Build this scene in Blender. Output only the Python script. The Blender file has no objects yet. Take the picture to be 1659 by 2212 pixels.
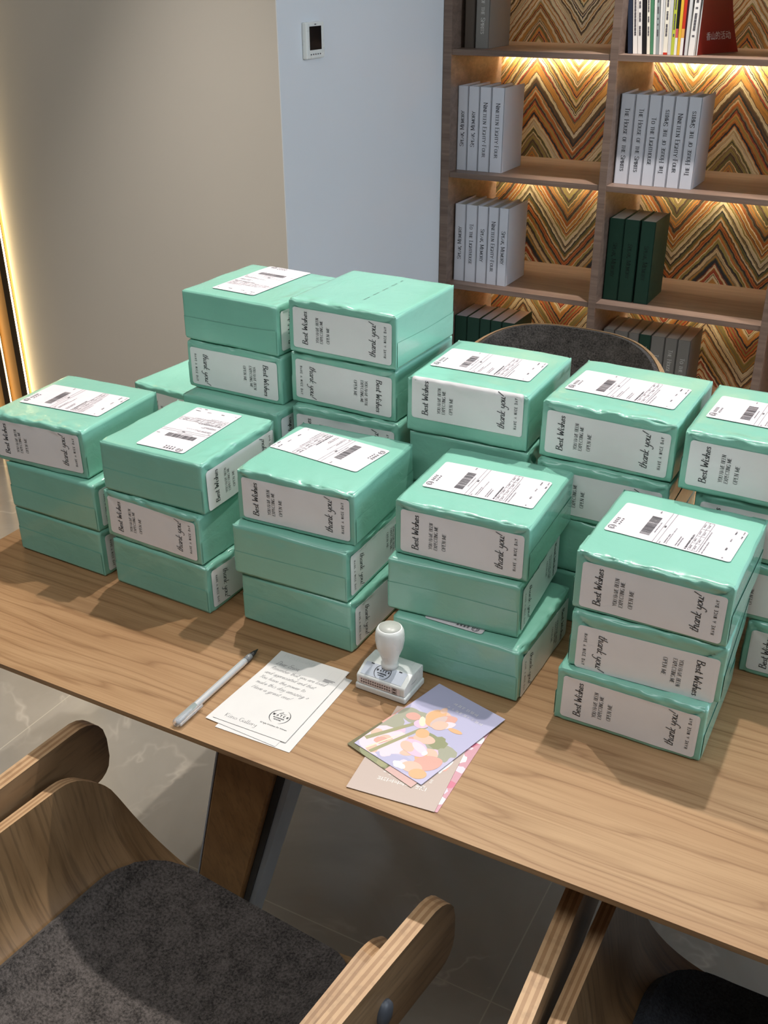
import bpy, bmesh, math, random
import numpy as np
from mathutils import Vector, noise

R = math.radians
C = bpy.context.scene.collection
random.seed(7)

# ------------------------------------------------------------------ camera, world, lights
cam = bpy.data.cameras.new('camera')
cam.sensor_fit = 'HORIZONTAL'; cam.sensor_width = 36.0
cam.lens = 36.0 * 2258.58 / 1659.0
cam.clip_start = 0.02
co = bpy.data.objects.new('camera', cam); C.objects.link(co)
co.location = (0, 0, 1.53)
from mathutils import Matrix
co.rotation_euler = (Matrix.Rotation(R(28.5), 3, 'Z') @ Matrix.Rotation(R(90 - 27.778), 3, 'X') @ Matrix.Rotation(R(-0.272), 3, 'Z')).to_euler()
bpy.context.scene.camera = co

vs = bpy.context.scene.view_settings
vs.view_transform = 'Standard'; vs.look = 'None'; vs.gamma = 1.0; vs.use_curve_mapping = False
vs.exposure = 0.0

w = bpy.data.worlds.new('world'); bpy.context.scene.world = w
w.use_nodes = True
w.node_tree.nodes['Background'].inputs[0].default_value = (1.0, 0.97, 0.93, 1)
w.node_tree.nodes['Background'].inputs[1].default_value = 0.035

def area(name, loc, target, size, power, col):
    l = bpy.data.lights.new(name, 'AREA'); l.shape = 'RECTANGLE'; l.size, l.size_y = size
    l.energy = power; l.color = col
    o = bpy.data.objects.new(name, l); C.objects.link(o); o.location = loc
    o.rotation_euler = (Vector(target) - Vector(loc)).to_track_quat('-Z', 'Y').to_euler()
    return o
def spot(name, loc, target, power, angle, blend=0.5, col=(1, .95, .90), rad=0.018):
    l = bpy.data.lights.new(name, 'SPOT'); l.energy = power; l.color = col
    l.spot_size = R(angle); l.spot_blend = blend; l.shadow_soft_size = rad
    o = bpy.data.objects.new(name, l); C.objects.link(o); o.location = loc
    o.rotation_euler = (Vector(target) - Vector(loc)).to_track_quat('-Z', 'Y').to_euler()
    return o
# daylight from the window wall on the right
area('window_daylight', (3.2, 1.9, 2.25), (-1.0, 1.8, 1.3), (3.2, 1.05), 80, (.72, .86, 1.0))
area('overhead_fill', (-.6, -.05, 2.84), (-.7, 1.1, .8), (3.4, .7), 36, (.95, .98, 1.0))  # added soft fill overhead for the parcel fronts, not daylight from a hall
# recessed ceiling downlights, one row over the far side of the table, one row in front of the bookcase, plus an added fill spot
spot('downlight_or_fill', (-1.14, 1.72, 2.86), (-1.12, 1.02, .75), 104, 66, .3)
spot('downlight_or_fill', (-0.27, 1.70, 2.86), (-0.25, 1.00, .75), 104, 66, .3)
spot('downlight_or_fill', (-1.60, 1.80, 2.86), (-1.80, 1.80, 0), 170, 52, .8)  # added fill spot brightening the left floor and beige wall, outside both rows
spot('downlight_or_fill', (-0.72, 2.97, 2.86), (-0.70, 3.27, 1.0), 270, 42, .8, (1, .93, .88))
spot('downlight_or_fill', (0.20, 2.97, 2.86), (0.20, 3.27, 1.0), 240, 50, .8, (1, .93, .88))

# ------------------------------------------------------------------ materials
def srgb(r, g, b):
    f = lambda c: (c / 255 / 12.92) if c / 255 <= .04045 else ((c / 255 + .055) / 1.055) ** 2.4
    return (f(r), f(g), f(b), 1)
class NT:
    def __init__(s, name):
        s.m = bpy.data.materials.new(name); s.m.use_nodes = True
        s.t = s.m.node_tree; s.b = s.t.nodes['Principled BSDF']
    def n(s, typ, **kw):
        nd = s.t.nodes.new(typ)
        for k, v in kw.items():
            if k.startswith('i_'):
                key = k[2:]; key = int(key) if key.isdigit() else key.replace('_', ' ')
                nd.inputs[key].default_value = v
            else: setattr(nd, k, v)
        return nd
    def l(s, a, b): s.t.links.new(a, b)
    def coord(s, scale=(1, 1, 1), out='Object', rot=(0, 0, 0)):
        tc = s.n('ShaderNodeTexCoord'); mp = s.n('ShaderNodeMapping')
        mp.inputs['Scale'].default_value = scale; mp.inputs['Rotation'].default_value = rot
        s.l(tc.outputs[out], mp.inputs['Vector']); return mp.outputs['Vector']
    def ramp(s, fac, stops, interp='LINEAR'):
        r = s.n('ShaderNodeValToRGB'); e = r.color_ramp; e.interpolation = interp
        while len(e.elements) < len(stops): e.elements.new(.5)
        for el, (p, c) in zip(e.elements, stops): el.position = p; el.color = c
        s.l(fac, r.inputs[0]); return r.outputs[0]
    def noise(s, vec, scale=5, detail=4, rough=.5, dist=0.0):
        n = s.n('ShaderNodeTexNoise'); n.inputs['Scale'].default_value = scale; n.inputs['Detail'].default_value = detail
        n.inputs['Roughness'].default_value = rough; n.inputs['Distortion'].default_value = dist
        s.l(vec, n.inputs['Vector']); return n.outputs['Fac']
    def bump(s, h, strength=.2, dist=.001):
        b = s.n('ShaderNodeBump'); b.inputs['Strength'].default_value = strength; b.inputs['Distance'].default_value = dist
        s.l(h, b.inputs['Height']); s.l(b.outputs[0], s.b.inputs['Normal'])
    def math(s, op, a, b=None, c=None):
        n = s.n('ShaderNodeMath', operation=op)
        for i, v in enumerate((a, b, c)):
            if v is None: continue
            if isinstance(v, (int, float)): n.inputs[i].default_value = v
            else: s.l(v, n.inputs[i])
        return n.outputs[0]
def plain(name, col, rough=.5, metal=0, coat=0, spec=.5):
    t = NT(name); t.b.inputs['Base Color'].default_value = col
    v = t.coord((60, 60, 60)); f = t.noise(v, 1, 2)
    r = t.math('MULTIPLY_ADD', f, .08, rough - .04); t.l(r, t.b.inputs['Roughness'])
    t.b.inputs['Metallic'].default_value = metal; t.b.inputs['Coat Weight'].default_value = coat
    t.b.inputs['Specular IOR Level'].default_value = spec
    return t.m
def emit(name, col, strength):
    t = NT(name); t.b.inputs['Base Color'].default_value = (0, 0, 0, 1)
    t.b.inputs['Emission Color'].default_value = col; t.b.inputs['Emission Strength'].default_value = strength
    return t.m
def m_mint():
    t = NT('mint_wrapping_film'); v = t.coord((1, 1, 1))
    f = t.noise(v, 9, 3)
    c = t.ramp(f, [(.3, srgb(130, 190, 169)), (.7, srgb(138, 197, 176))]); t.l(c, t.b.inputs['Base Color'])
    t.b.inputs['Roughness'].default_value = .26
    t.b.inputs['Coat Weight'].default_value = .5; t.b.inputs['Coat Roughness'].default_value = .09
    t.b.inputs['Specular IOR Level'].default_value = .55
    v2 = t.coord((1, 1, 1)); a = t.noise(v2, 26, 5, .6, 1.2)
    v3 = t.coord((30, 30, 120)); b = t.noise(v3, 1, 2)
    rg = t.n('ShaderNodeTexNoise', noise_type='RIDGED_MULTIFRACTAL'); rg.inputs['Scale'].default_value = 13; rg.inputs['Detail'].default_value = 3
    rg.inputs['Distortion'].default_value = .8; t.l(t.coord((1, 1, 1.6)), rg.inputs['Vector'])
    h = t.math('MULTIPLY_ADD', b, .25, a)
    h = t.math('MULTIPLY_ADD', rg.outputs['Fac'], .45, h)
    t.bump(h, .38, .0022); return t.m
def m_paper(name='white_paper', col=srgb(242, 239, 238), rough=.42):
    t = NT(name); v = t.coord((1, 1, 1)); f = t.noise(v, 30, 3)
    c = t.ramp(f, [(.2, tuple(x * .95 for x in col[:3]) + (1,)), (.8, col)]); t.l(c, t.b.inputs['Base Color'])
    t.b.inputs['Roughness'].default_value = rough
    f2 = t.noise(t.coord((1, 1, 1)), 22, 3); t.bump(f2, .18, .001); return t.m
def m_wood(name, light, dark, scale=(3, 40, 40), rough=.45, line=.55, fine=(4, 260, 260), spec=.4):
    t = NT(name)
    v = t.coord(scale); f = t.noise(v, 1, 5, .55, .6)
    c1 = t.ramp(f, [(.3, dark), (.52, tuple((a + b) / 2 for a, b in zip(light, dark))), (.72, light)])
    v2 = t.coord(fine); g = t.noise(v2, 1, 3, .6)
    k = t.ramp(g, [(.36, (line, line, line, 1)), (.5, (1, 1, 1, 1))])
    mx = t.n('ShaderNodeMix', data_type='RGBA', blend_type='MULTIPLY'); mx.inputs[0].default_value = .7
    t.l(c1, mx.inputs[6]); t.l(k, mx.inputs[7]); t.l(mx.outputs[2], t.b.inputs['Base Color'])
    t.b.inputs['Roughness'].default_value = rough; t.b.inputs['Specular IOR Level'].default_value = spec
    t.bump(g, .08, .0006); return t.m
def m_table():
    t = NT('table_walnut_veneer')
    v = t.coord((1.1, 9, 9)); w1 = t.noise(v, 1.6, 3, .5, .35)
    sep = t.n('ShaderNodeSeparateXYZ'); t.l(t.coord((1, 1, 1)), sep.inputs[0])
    ph = t.math('MULTIPLY_ADD', w1, 4.6, t.math('MULTIPLY', sep.outputs[1], 40.0))
    rings = t.math('FRACT', ph)
    line = t.ramp(rings, [(.0, (.60, .52, .46, 1)), (.06, (.80, .76, .72, 1)), (.35, (1, 1, 1, 1)), (.9, (.93, .91, .89, 1)), (1, (.62, .54, .48, 1))])
    big = t.noise(t.coord((.9, 4, 4)), 1.4, 4, .55)
    c1 = t.ramp(big, [(.28, srgb(146, 108, 72)), (.5, srgb(165, 129, 92)), (.75, srgb(181, 147, 109))])
    fine = t.noise(t.coord((5, 330, 330)), 1, 3, .65)
    fl = t.ramp(fine, [(.34, (.72, .66, .6, 1)), (.55, (1, 1, 1, 1))])
    mx = t.n('ShaderNodeMix', data_type='RGBA', blend_type='MULTIPLY'); mx.inputs[0].default_value = .8
    t.l(c1, mx.inputs[6]); t.l(line, mx.inputs[7])
    m2 = t.n('ShaderNodeMix', data_type='RGBA', blend_type='MULTIPLY'); m2.inputs[0].default_value = .6
    t.l(mx.outputs[2], m2.inputs[6]); t.l(fl, m2.inputs[7]); t.l(m2.outputs[2], t.b.inputs['Base Color'])
    t.b.inputs['Roughness'].default_value = .42; t.b.inputs['Specular IOR Level'].default_value = .35
    t.bump(fine, .08, .0005); return t.m
def m_felt(name, a, b):
    t = NT(name); f = t.noise(t.coord((1, 1, 1)), 300, 3, .75)
    g = t.noise(t.coord((1, 1, 1)), 35, 3, .6)
    s = t.math('MULTIPLY_ADD', g, .35, t.math('MULTIPLY', f, .75))
    c = t.ramp(s, [(.42, a), (.68, b)]); t.l(c, t.b.inputs['Base Color'])
    t.b.inputs['Roughness'].default_value = .95; t.b.inputs['Specular IOR Level'].default_value = .1
    t.b.inputs['Sheen Weight'].default_value = .12
    t.bump(f, .6, .002); return t.m
def m_floor():
    t = NT('grey_marble_tile')
    v = t.coord((1, 1, 1)); base = t.noise(v, 2.2, 6, .6, .8)
    c = t.ramp(base, [(.25, srgb(138, 132, 121)), (.5, srgb(152, 146, 135)), (.75, srgb(166, 159, 148))])
    v2 = t.noise(t.coord((1, 1, 1)), 1.9, 5, .6, .5)
    d = t.math('ABSOLUTE', t.math('SUBTRACT', v2, .5))
    vein = t.ramp(d, [(.0, (1, 1, 1, 1)), (.006, (.5, .5, .5, 1)), (.016, (0, 0, 0, 1))])
    mask = t.ramp(t.noise(t.coord((1, 1, 1)), 3.5, 2), [(.48, (0, 0, 0, 1)), (.62, (1, 1, 1, 1))])
    vm = t.n('ShaderNodeMix', data_type='RGBA', blend_type='MULTIPLY'); vm.inputs[0].default_value = 1
    t.l(vein, vm.inputs[6]); t.l(mask, vm.inputs[7])
    mx = t.n('ShaderNodeMix', data_type='RGBA'); t.l(vm.outputs[2], mx.inputs[0]); t.l(c, mx.inputs[6]); mx.inputs[7].default_value = srgb(184, 175, 161)
    # tile joints
    sep = t.n('ShaderNodeSeparateXYZ'); t.l(t.coord((1, 1, 1)), sep.inputs[0])
    def joint(o, off, per):
        m = t.math('PINGPONG', t.math('ADD', o, off), per / 2)
        return t.math('LESS_THAN', m, .0012)
    j = t.math('MAXIMUM', joint(sep.outputs[0], .4 + 12.0, 1.2), joint(sep.outputs[1], -1.1 + 12.0, .6))
    mj = t.n('ShaderNodeMix', data_type='RGBA'); t.l(j, mj.inputs[0]); t.l(mx.outputs[2], mj.inputs[6]); mj.inputs[7].default_value = srgb(176, 168, 152)
    t.l(mj.outputs[2], t.b.inputs['Base Color'])
    t.b.inputs['Roughness'].default_value = .16; t.b.inputs['Specular IOR Level'].default_value = .45
    return t.m
def m_wall(name, col, rough=.7):
    t = NT(name); f = t.noise(t.coord((1, 1, 1)), 180, 3)
    g = t.noise(t.coord((1, 1, 1)), 1.5, 3)
    c = t.ramp(g, [(.3, tuple(x * .96 for x in col[:3]) + (1,)), (.7, col)]); t.l(c, t.b.inputs['Base Color'])
    t.b.inputs['Roughness'].default_value = rough; t.bump(f, .05, .0008); return t.m
def m_chevron(name, off):
    # hand-painted chevron wallpaper; x offset puts a peak where the paper has one in this bay
    t = NT(name)
    sep = t.n('ShaderNodeSeparateXYZ'); t.l(t.coord((1, 1, 1)), sep.inputs[0])
    wob = t.noise(t.coord((7, 7, 7)), 1, 3, .6)
    tri = t.math('PINGPONG', t.math('ADD', sep.outputs[0], off), .151)
    tt = t.math('MULTIPLY_ADD', tri, 1.32, sep.outputs[2])
    tt = t.math('MULTIPLY_ADD', wob, .034, tt)
    jit = t.noise(t.coord((60, 60, 60)), 1, 2, .6)
    tt = t.math('MULTIPLY_ADD', jit, .013, tt)
    tt = t.math('ADD', tt, 3.0)
    n1 = t.n('ShaderNodeTexNoise', noise_dimensions='1D'); n1.inputs['Scale'].default_value = 38; n1.inputs['Detail'].default_value = 1
    t.l(tt, n1.inputs['W'])
    t2 = t.math('MULTIPLY_ADD', n1.outputs['Fac'], .022, tt)
    idx = t.math('FLOOR', t.math('MULTIPLY', t2, 150))
    wn = t.n('ShaderNodeTexWhiteNoise', noise_dimensions='1D'); t.l(idx, wn.inputs['W'])
    pal = [srgb(66, 66, 70), srgb(228, 212, 182), srgb(190, 112, 62), srgb(240, 230, 208), srgb(120, 116, 78), srgb(206, 152, 84), srgb(236, 226, 200),
           srgb(54, 58, 70), srgb(212, 188, 146), srgb(180, 84, 66), srgb(156, 138, 104), srgb(236, 222, 188), srgb(110, 88, 70), srgb(214, 136, 78), srgb(168, 156, 96), srgb(226, 206, 168)]
    col = t.ramp(wn.outputs['Value'], [(i / len(pal), c) for i, c in enumerate(pal)], 'CONSTANT')
    br = t.n('ShaderNodeTexNoise', noise_dimensions='2D'); br.inputs['Scale'].default_value = 1; br.inputs['Detail'].default_value = 3
    cx = t.n('ShaderNodeCombineXYZ'); t.l(t.math('MULTIPLY', tt, 420), cx.inputs[0]); t.l(t.math('MULTIPLY', sep.outputs[0], 14), cx.inputs[1])
    t.l(cx.outputs[0], br.inputs['Vector'])
    k = t.ramp(br.outputs['Fac'], [(.34, (.42, .38, .34, 1)), (.5, (.95, .92, .88, 1)), (.66, (1.15, 1.12, 1.05, 1))])
    mx = t.n('ShaderNodeMix', data_type='RGBA', blend_type='MULTIPLY'); mx.inputs[0].default_value = .8
    t.l(col, mx.inputs[6]); t.l(k, mx.inputs[7]); t.l(mx.outputs[2], t.b.inputs['Base Color'])
    t.b.inputs['Roughness'].default_value = .6
    return t.m
M = dict(
    mint=m_mint(), paper=m_paper(), ship=m_paper('shipping_paper', srgb(224, 216, 219), .5), card=m_paper('card_stock', srgb(220, 216, 212), .5),
    ink=plain('black_ink', srgb(34, 34, 38), .5), greyink=plain('grey_ink', srgb(92, 88, 92), .5), softink=plain('faint_ink', srgb(134, 128, 132), .5),
    penink=plain('pen_ink', srgb(92, 90, 96), .5), emboss=plain('faint_emboss', srgb(206, 206, 202), .5),
    table=m_table(), felt=m_felt('charcoal_felt', srgb(48, 45, 43), srgb(106, 99, 95)),
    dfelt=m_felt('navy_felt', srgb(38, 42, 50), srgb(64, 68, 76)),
    veneer=m_wood('oak_veneer', srgb(164, 132, 98), srgb(120, 92, 62), (20, 4, 14), .42, .6, (150, 8, 110)),
    veneers=m_wood('oak_veneer_shell', srgb(158, 126, 90), srgb(112, 84, 54), (4, 22, 4), .42, .55, (8, 170, 8)),
    ply=m_wood('plywood_edge_pale', srgb(208, 172, 132), srgb(188, 150, 110), (10, 10, 60), .5, .8, (60, 60, 200)),
    plyd=m_wood('plywood_edge_dark', srgb(180, 142, 104), srgb(158, 120, 84), (10, 10, 60), .5, .8, (60, 60, 200)),
    shelf=m_wood('bookcase_laminate', srgb(134, 113, 100), srgb(106, 87, 76), (3, 30, 60), .45, .8, (8, 220, 220)),
    legw=m_wood('table_leg_wood', srgb(186, 140, 88), srgb(154, 112, 66), (40, 40, 3), .5, .75, (220, 220, 5)),
    floor=m_floor(), beige=m_wall('beige_wall_paint', srgb(214, 204, 190)), white=m_wall('pale_wall_paint', srgb(226, 229, 233)),
    ceil=m_wall('ceiling_paint', srgb(225, 222, 218)),
    gold=plain('gold_panel', srgb(176, 130, 70), .5), slat=plain('dark_slat', srgb(84, 66, 46), .5),
    book=plain('white_book_cloth', srgb(214, 216, 224), .5), pages=plain('page_paper', srgb(214, 210, 198), .8),
    green=plain('green_book_cloth', srgb(18, 62, 46), .6), greyb=plain('grey_book_cloth', srgb(128, 124, 118), .6), brownb=plain('umber_book_cloth', srgb(86, 74, 64), .6),
    foil=plain('pale_foil_letters', srgb(214, 212, 206), .4), dfoil=plain('dark_foil_letters', srgb(10, 34, 28), .4),
    wplastic=plain('white_plastic', srgb(228, 230, 226), .28), gplastic=plain('grey_plastic_disc', srgb(178, 180, 172), .35),
    screen=plain('dark_screen', srgb(14, 15, 17), .12), steel=plain('brushed_steel', srgb(170, 176, 182), .3, 1.0), dark=plain('dark_metal', srgb(40, 38, 36), .4),
    legedge=plain('leg_edge_strip', srgb(188, 198, 210), .35), bolt=plain('grey_bolt_cap', srgb(84, 88, 96), .4), window=plain('silver_film', srgb(206, 212, 222), .2),
    led=emit('warm_led', (1, .82, .52, 1), 105), led2=emit('gold_led', (1, .78, .42, 1), 14), led3=emit('amber_led', (1, .70, .32, 1), 5),
)
def m_clear(name, col, rough, alpha):
    t = NT(name); t.b.inputs['Base Color'].default_value = col; t.b.inputs['Roughness'].default_value = rough
    t.b.inputs['Transmission Weight'].default_value = alpha; t.b.inputs['IOR'].default_value = 1.25
    return t.m
M['frost'] = m_clear('frosted_barrel', (.84, .86, .88, 1), .3, .55)
M['clear'] = m_clear('clear_cap_plastic', (.97, .98, 1, 1), .12, .75)

# ------------------------------------------------------------------ mesh helpers
def tag(o, label=None, cat=None, group=None, kind=None):
    if label: o['label'] = label
    if cat: o['category'] = cat
    if group: o['group'] = group
    if kind: o['kind'] = kind
    return o
def thing(name, label, cat, loc=(0, 0, 0), rz=0, group=None):
    o = bpy.data.objects.new(name, None); C.objects.link(o); o.empty_display_size = .05
    o.location = loc; o.rotation_euler = (0, 0, rz)
    return tag(o, label, cat, group)
class MB:
    def __init__(s): s.v = []; s.f = []; s.mi = []; s.sm = []
    def add(s, vs, fs, mi=0, smooth=False):
        b = len(s.v); s.v.extend([tuple(map(float, p)) for p in vs])
        for f in fs: s.f.append([i + b for i in f]); s.mi.append(mi); s.sm.append(smooth)
        return s
    def box(s, x0, x1, y0, y1, z0, z1, mi=0):
        vs = [(x, y, z) for z in (z0, z1) for y in (y0, y1) for x in (x0, x1)]
        return s.add(vs, [(0, 2, 3, 1), (4, 5, 7, 6), (0, 1, 5, 4), (1, 3, 7, 5), (3, 2, 6, 7), (2, 0, 4, 6)], mi)
    def rbox(s, x0, x1, y0, y1, z0, z1, r=.002, seg=2, mi=0):
        bm = bmesh.new(); bmesh.ops.create_cube(bm, size=1)
        for v in bm.verts: v.co = Vector(((x0 + x1) / 2 + v.co.x * (x1 - x0), (y0 + y1) / 2 + v.co.y * (y1 - y0), (z0 + z1) / 2 + v.co.z * (z1 - z0)))
        bmesh.ops.bevel(bm, geom=bm.edges[:], offset=r, segments=seg, profile=.5, affect='EDGES')
        bm.verts.index_update()
        s.add([v.co for v in bm.verts], [[v.index for v in f.verts] for f in bm.faces], mi, False); bm.free(); return s
    def grid(s, G, mi=0, smooth=True, flip=False):
        n, m = G.shape[:2]
        fs = []
        for i in range(n - 1):
            for j in range(m - 1):
                q = [i * m + j, (i + 1) * m + j, (i + 1) * m + j + 1, i * m + j + 1]
                fs.append(q[::-1] if flip else q)
        return s.add(G.reshape(-1, 3), fs, mi, smooth)
    def lathe(s, prof, seg=40, mi=0, c=(0, 0, 0), cap=True):
        vs = []; fs = []
        for r, z in prof:
            for k in range(seg):
                a = 2 * math.pi * k / seg; vs.append((c[0] + r * math.cos(a), c[1] + r * math.sin(a), c[2] + z))
        for i in range(len(prof) - 1):
            for k in range(seg):
                k2 = (k + 1) % seg; fs.append((i * seg + k, i * seg + k2, (i + 1) * seg + k2, (i + 1) * seg + k))
        if cap:
            fs.append(list(range(seg))[::-1]); fs.append([(len(prof) - 1) * seg + k for k in range(seg)])
        return s.add(vs, fs, mi, True)
    def prism(s, pts, z0, z1, mi=0):
        n = len(pts); vs = [(x, y, z0) for x, y in pts] + [(x, y, z1) for x, y in pts]
        fs = [list(range(n))[::-1], list(range(n, 2 * n))] + [(i, (i + 1) % n, n + (i + 1) % n, n + i) for i in range(n)]
        return s.add(vs, fs, mi)
    def xf(s, fn): s.v = [tuple(fn(*p)) for p in s.v]; return s
    def build(s, name, mats, parent=None, weld=0, loc=None, rz=None, sharp=None):
        me = bpy.data.meshes.new(name); me.from_pydata(s.v, [], s.f)
        if not isinstance(mats, (list, tuple)): mats = [mats]
        for m in mats: me.materials.append(m)
        me.polygons.foreach_set('material_index', s.mi); me.polygons.foreach_set('use_smooth', s.sm)
        if weld:
            bm = bmesh.new(); bm.from_mesh(me); bmesh.ops.remove_doubles(bm, verts=bm.verts, dist=weld)
            bmesh.ops.recalc_face_normals(bm, faces=bm.faces); bm.to_mesh(me); bm.free()
        me.update()
        if sharp: 
            try: me.set_sharp_from_angle(angle=R(sharp))
            except Exception: pass
        o = bpy.data.objects.new(name, me); C.objects.link(o)
        if parent: o.parent = parent
        if loc: o.location = loc
        if rz is not None: o.rotation_euler = (0, 0, rz)
        return o
def struct(name, mb, mat):
    return tag(mb.build(name, mat), kind='structure')
def thick(G, t, layers=1):
    """closed sheet from a grid of points: returns (outer grid, inner grid, edge strips per layer)"""
    du = np.gradient(G, axis=0); dv = np.gradient(G, axis=1)
    n = np.cross(du, dv); n /= np.linalg.norm(n, axis=2, keepdims=True) + 1e-12
    t = np.asarray(t, float)
    t = t.reshape(-1, 1, 1) if t.ndim else t
    return [G + n * t * k / layers for k in range(layers + 1)], n
def add_sheet(mb, G, t, layers, edge_mats, face_mat=0):
    L, n = thick(G, t, layers)
    mb.grid(L[0], face_mat, True, True); mb.grid(L[-1], face_mat, True, False)
    def ring(A): return np.concatenate([A[0, :], A[1:, -1], A[-1, -2::-1], A[-2:0:-1, 0]])
    for k in range(layers):
        a, b = ring(L[k]), ring(L[k + 1]); m = len(a)
        mb.add(np.concatenate([a, b]), [(i, (i + 1) % m, m + (i + 1) % m, m + i) for i in range(m)], edge_mats[k % len(edge_mats)], False)

# ------------------------------------------------------------------ lettering drawn with strokes
LOW = dict(
 a="4;3.2,3.4 2,4 .6,2.8 .5,1 1.5,0 2.8,1 3.2,3.6 3,1 3.4,.1 4,.6", b="3.6;.6,8 .5,4 .6,.5 1.8,0 3,1 3,3 2,3.8 .7,2.8", c="3.2;3,3.2 2,4 .8,3 .6,1 1.6,0 3,.8",
 d="4;3,3.2 1.8,4 .6,2.6 .6,.8 1.6,0 2.8,1 3.2,8 3,1 3.8,.3", e="3.4;.6,1.8 2.6,2.4 2.6,3.6 1.6,4 .6,2.6 .8,.6 1.8,0 3.2,1", f="3;3,7 2.2,8 1.4,6 1.2,0 1,-3|0.2,4 2.6,4",
 g="4;3,3.4 1.8,4 .6,2.6 .8,.6 2,.3 3,2 3.1,3.8 2.8,-2 1.6,-4 .4,-3 3.6,.3", h="4;.6,8 .5,0|.6,2 1.8,4 2.8,3.4 2.8,1 3.2,0 3.8,.5", i="2;.8,4 .7,.8 1.2,0 1.8,.5|1,6 1.1,6.4",
 k="3.5;.6,8 .5,0|2.8,4 .6,1.8 2.6,0 3.2,.3", l="2;1,8 .7,1 1.2,0 1.9,.6", m="5.2;.4,4 .5,0|.5,2.4 1.4,4 2.2,3.4 2.2,0|2.2,2.4 3.2,4 4,3.4 4,.8 4.4,0 5,.5",
 n="4;.4,4 .5,0|.5,2.4 1.8,4 2.8,3.4 2.8,.8 3.2,0 3.8,.5", o="3.6;2,4 .7,3 .6,1 1.8,0 3,1 3,3 2,4", p="3.6;.5,4 .4,-3.6|.5,2.6 1.6,4 3,3 3,1 1.8,0 .6,.8", r="2.8;.5,4 .6,0|.6,2 1.4,3.8 2.6,3.8",
 s="3;2.6,3.4 1.6,4 .8,3.2 2.4,1.4 2,.1 .5,.5", t="2.6;1.2,7 1,1 1.6,0 2.4,.6|0,4.6 2.6,4.8", u="4;.4,4 .5,1 1.4,0 2.6,1 2.8,4 2.8,.8 3.3,0 3.8,.5", v="3;.3,4 1.5,0 2.8,4", w="4.6;.3,4 1,0 2.2,3.4 3.2,0 4.2,4",
 y="3.6;.4,4 .6,1.4 1.6,.6 2.8,2 3,4 2.6,-2.4 1.4,-4 .3,-3", z="3.4;.4,4 2.8,4 .4,0 3,0")
SCR = dict(LOW, B="4.8;.8,0 .8,8|.2,7.6 2.6,8 3.6,6.4 2.6,4.6 1,4.3 3.2,4 4.2,2 3,0 .3,.1", W="6;.2,8 1.2,0 2.6,5 4,0 5.6,8", D="4.8;.8,0 .9,8|.2,8 3,7.8 4.4,5 3.6,1.4 1.6,0 .3,.2",
 E="4;3.6,7.4 2,8 .8,6.6 1.8,4.4 3,4.4 1.4,4.2 .5,2 1.4,0 3.8,.8", R="4.4;.8,0 1,8|.3,7.6 2.6,8 3.8,6.4 2.6,4.4 1,4.2 2.4,2.6 4.2,0", Y="4;.3,8 2,4.4 3.8,8|2.1,4.4 1.8,0", H="4.4;.6,8 .4,0|3.8,8 3.6,0|.5,4 3.7,4.2",
 K="4.4;.8,8 .6,0|3.8,8 .8,3.6 4.2,0", G="5;4.4,6.6 3,8 1.2,7 .5,4 1.2,1 3,0 4.4,1.4 4.4,3.4 2.8,3.4", A="4.6;.2,0 2.2,8 4.2,0|1,2.6 3.6,2.6")
SCR.update({'!': "1.6;1.6,8 .6,2|.4,.4 .5,0", ',': "1.4;.6,.4 .2,-1.2", '~': "3;.4,3 1.6,1 2.6,3 2,5 1.2,3.6"})
ROM = dict(A="6;.3,0 3,8 5.7,0|1.4,2.8 4.6,2.8", B="5.4;1,0 1,8|~1,8 3.4,8 4.4,7 4.4,5.2 3.4,4.3 1,4.3|~3.4,4.3 4.9,3.4 4.9,1 3.6,0 1,0", C="5.6;~5,6.6 4,7.9 2.4,7.9 .9,6 .9,2 2.4,.1 4,.1 5.1,1.5",
 D="5.8;1,0 1,8|~1,8 3.4,8 5,6.2 5,1.8 3.4,0 1,0", E="5;1,0 1,8|1,8 4.6,8|1,4.2 3.8,4.2|1,0 4.8,0", F="4.8;1,0 1,8|1,8 4.6,8|1,4.2 3.8,4.2", G="6;~5,6.6 4,7.9 2.4,7.9 .9,6 .9,2 2.4,.1 4,.1 5.2,1.4|5.2,0 5.2,3.6|4,3.6 5.4,3.6",
 H="6;1,0 1,8|5,0 5,8|1,4.2 5,4.2", I="2;1,0 1,8", K="5.6;1,0 1,8|5,8 1,3.6|2.4,4.8 5.2,0", L="4.8;1,0 1,8|1,0 4.8,0", M="7;1,0 1,8|1,8 3.5,1|3.5,1 6,8|6,8 6,0", N="6;1,0 1,8|1,8 5,0|5,0 5,8",
 O="6.2;~3.1,8 1.5,7.4 .8,4 1.5,.6 3.1,0 4.7,.6 5.4,4 4.7,7.4 3.1,8", P="5;1,0 1,8|~1,8 3.4,8 4.5,7 4.5,5 3.4,4 1,4", R="5.6;1,0 1,8|~1,8 3.4,8 4.5,7 4.5,5.2 3.4,4.2 1,4.2|2.8,4.2 5.2,0",
 S="4.8;~4.2,6.6 3.4,7.8 1.8,7.9 .9,6.8 1.2,5 3.8,3.4 4.2,1.4 3,.1 1.4,.2 .7,1.6", T="5.2;2.6,0 2.6,8|.2,8 5,8", U="6;~1,8 1,2 1.8,.2 4.2,.2 5,2 5,8", V="5.6;.2,8 2.8,0|2.8,0 5.4,8", W="8;.2,8 2,0|2,0 4,7|4,7 6,0|6,0 7.8,8",
 X="5.6;.4,8 5.2,0|5.2,8 .4,0", Y="5.6;.2,8 2.8,4|5.4,8 2.8,4|2.8,4 2.8,0")
ROM.update({',': "1.6;.8,.6 .3,-1.2", '-': "3.4;.5,3.4 2.9,3.4"})
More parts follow.
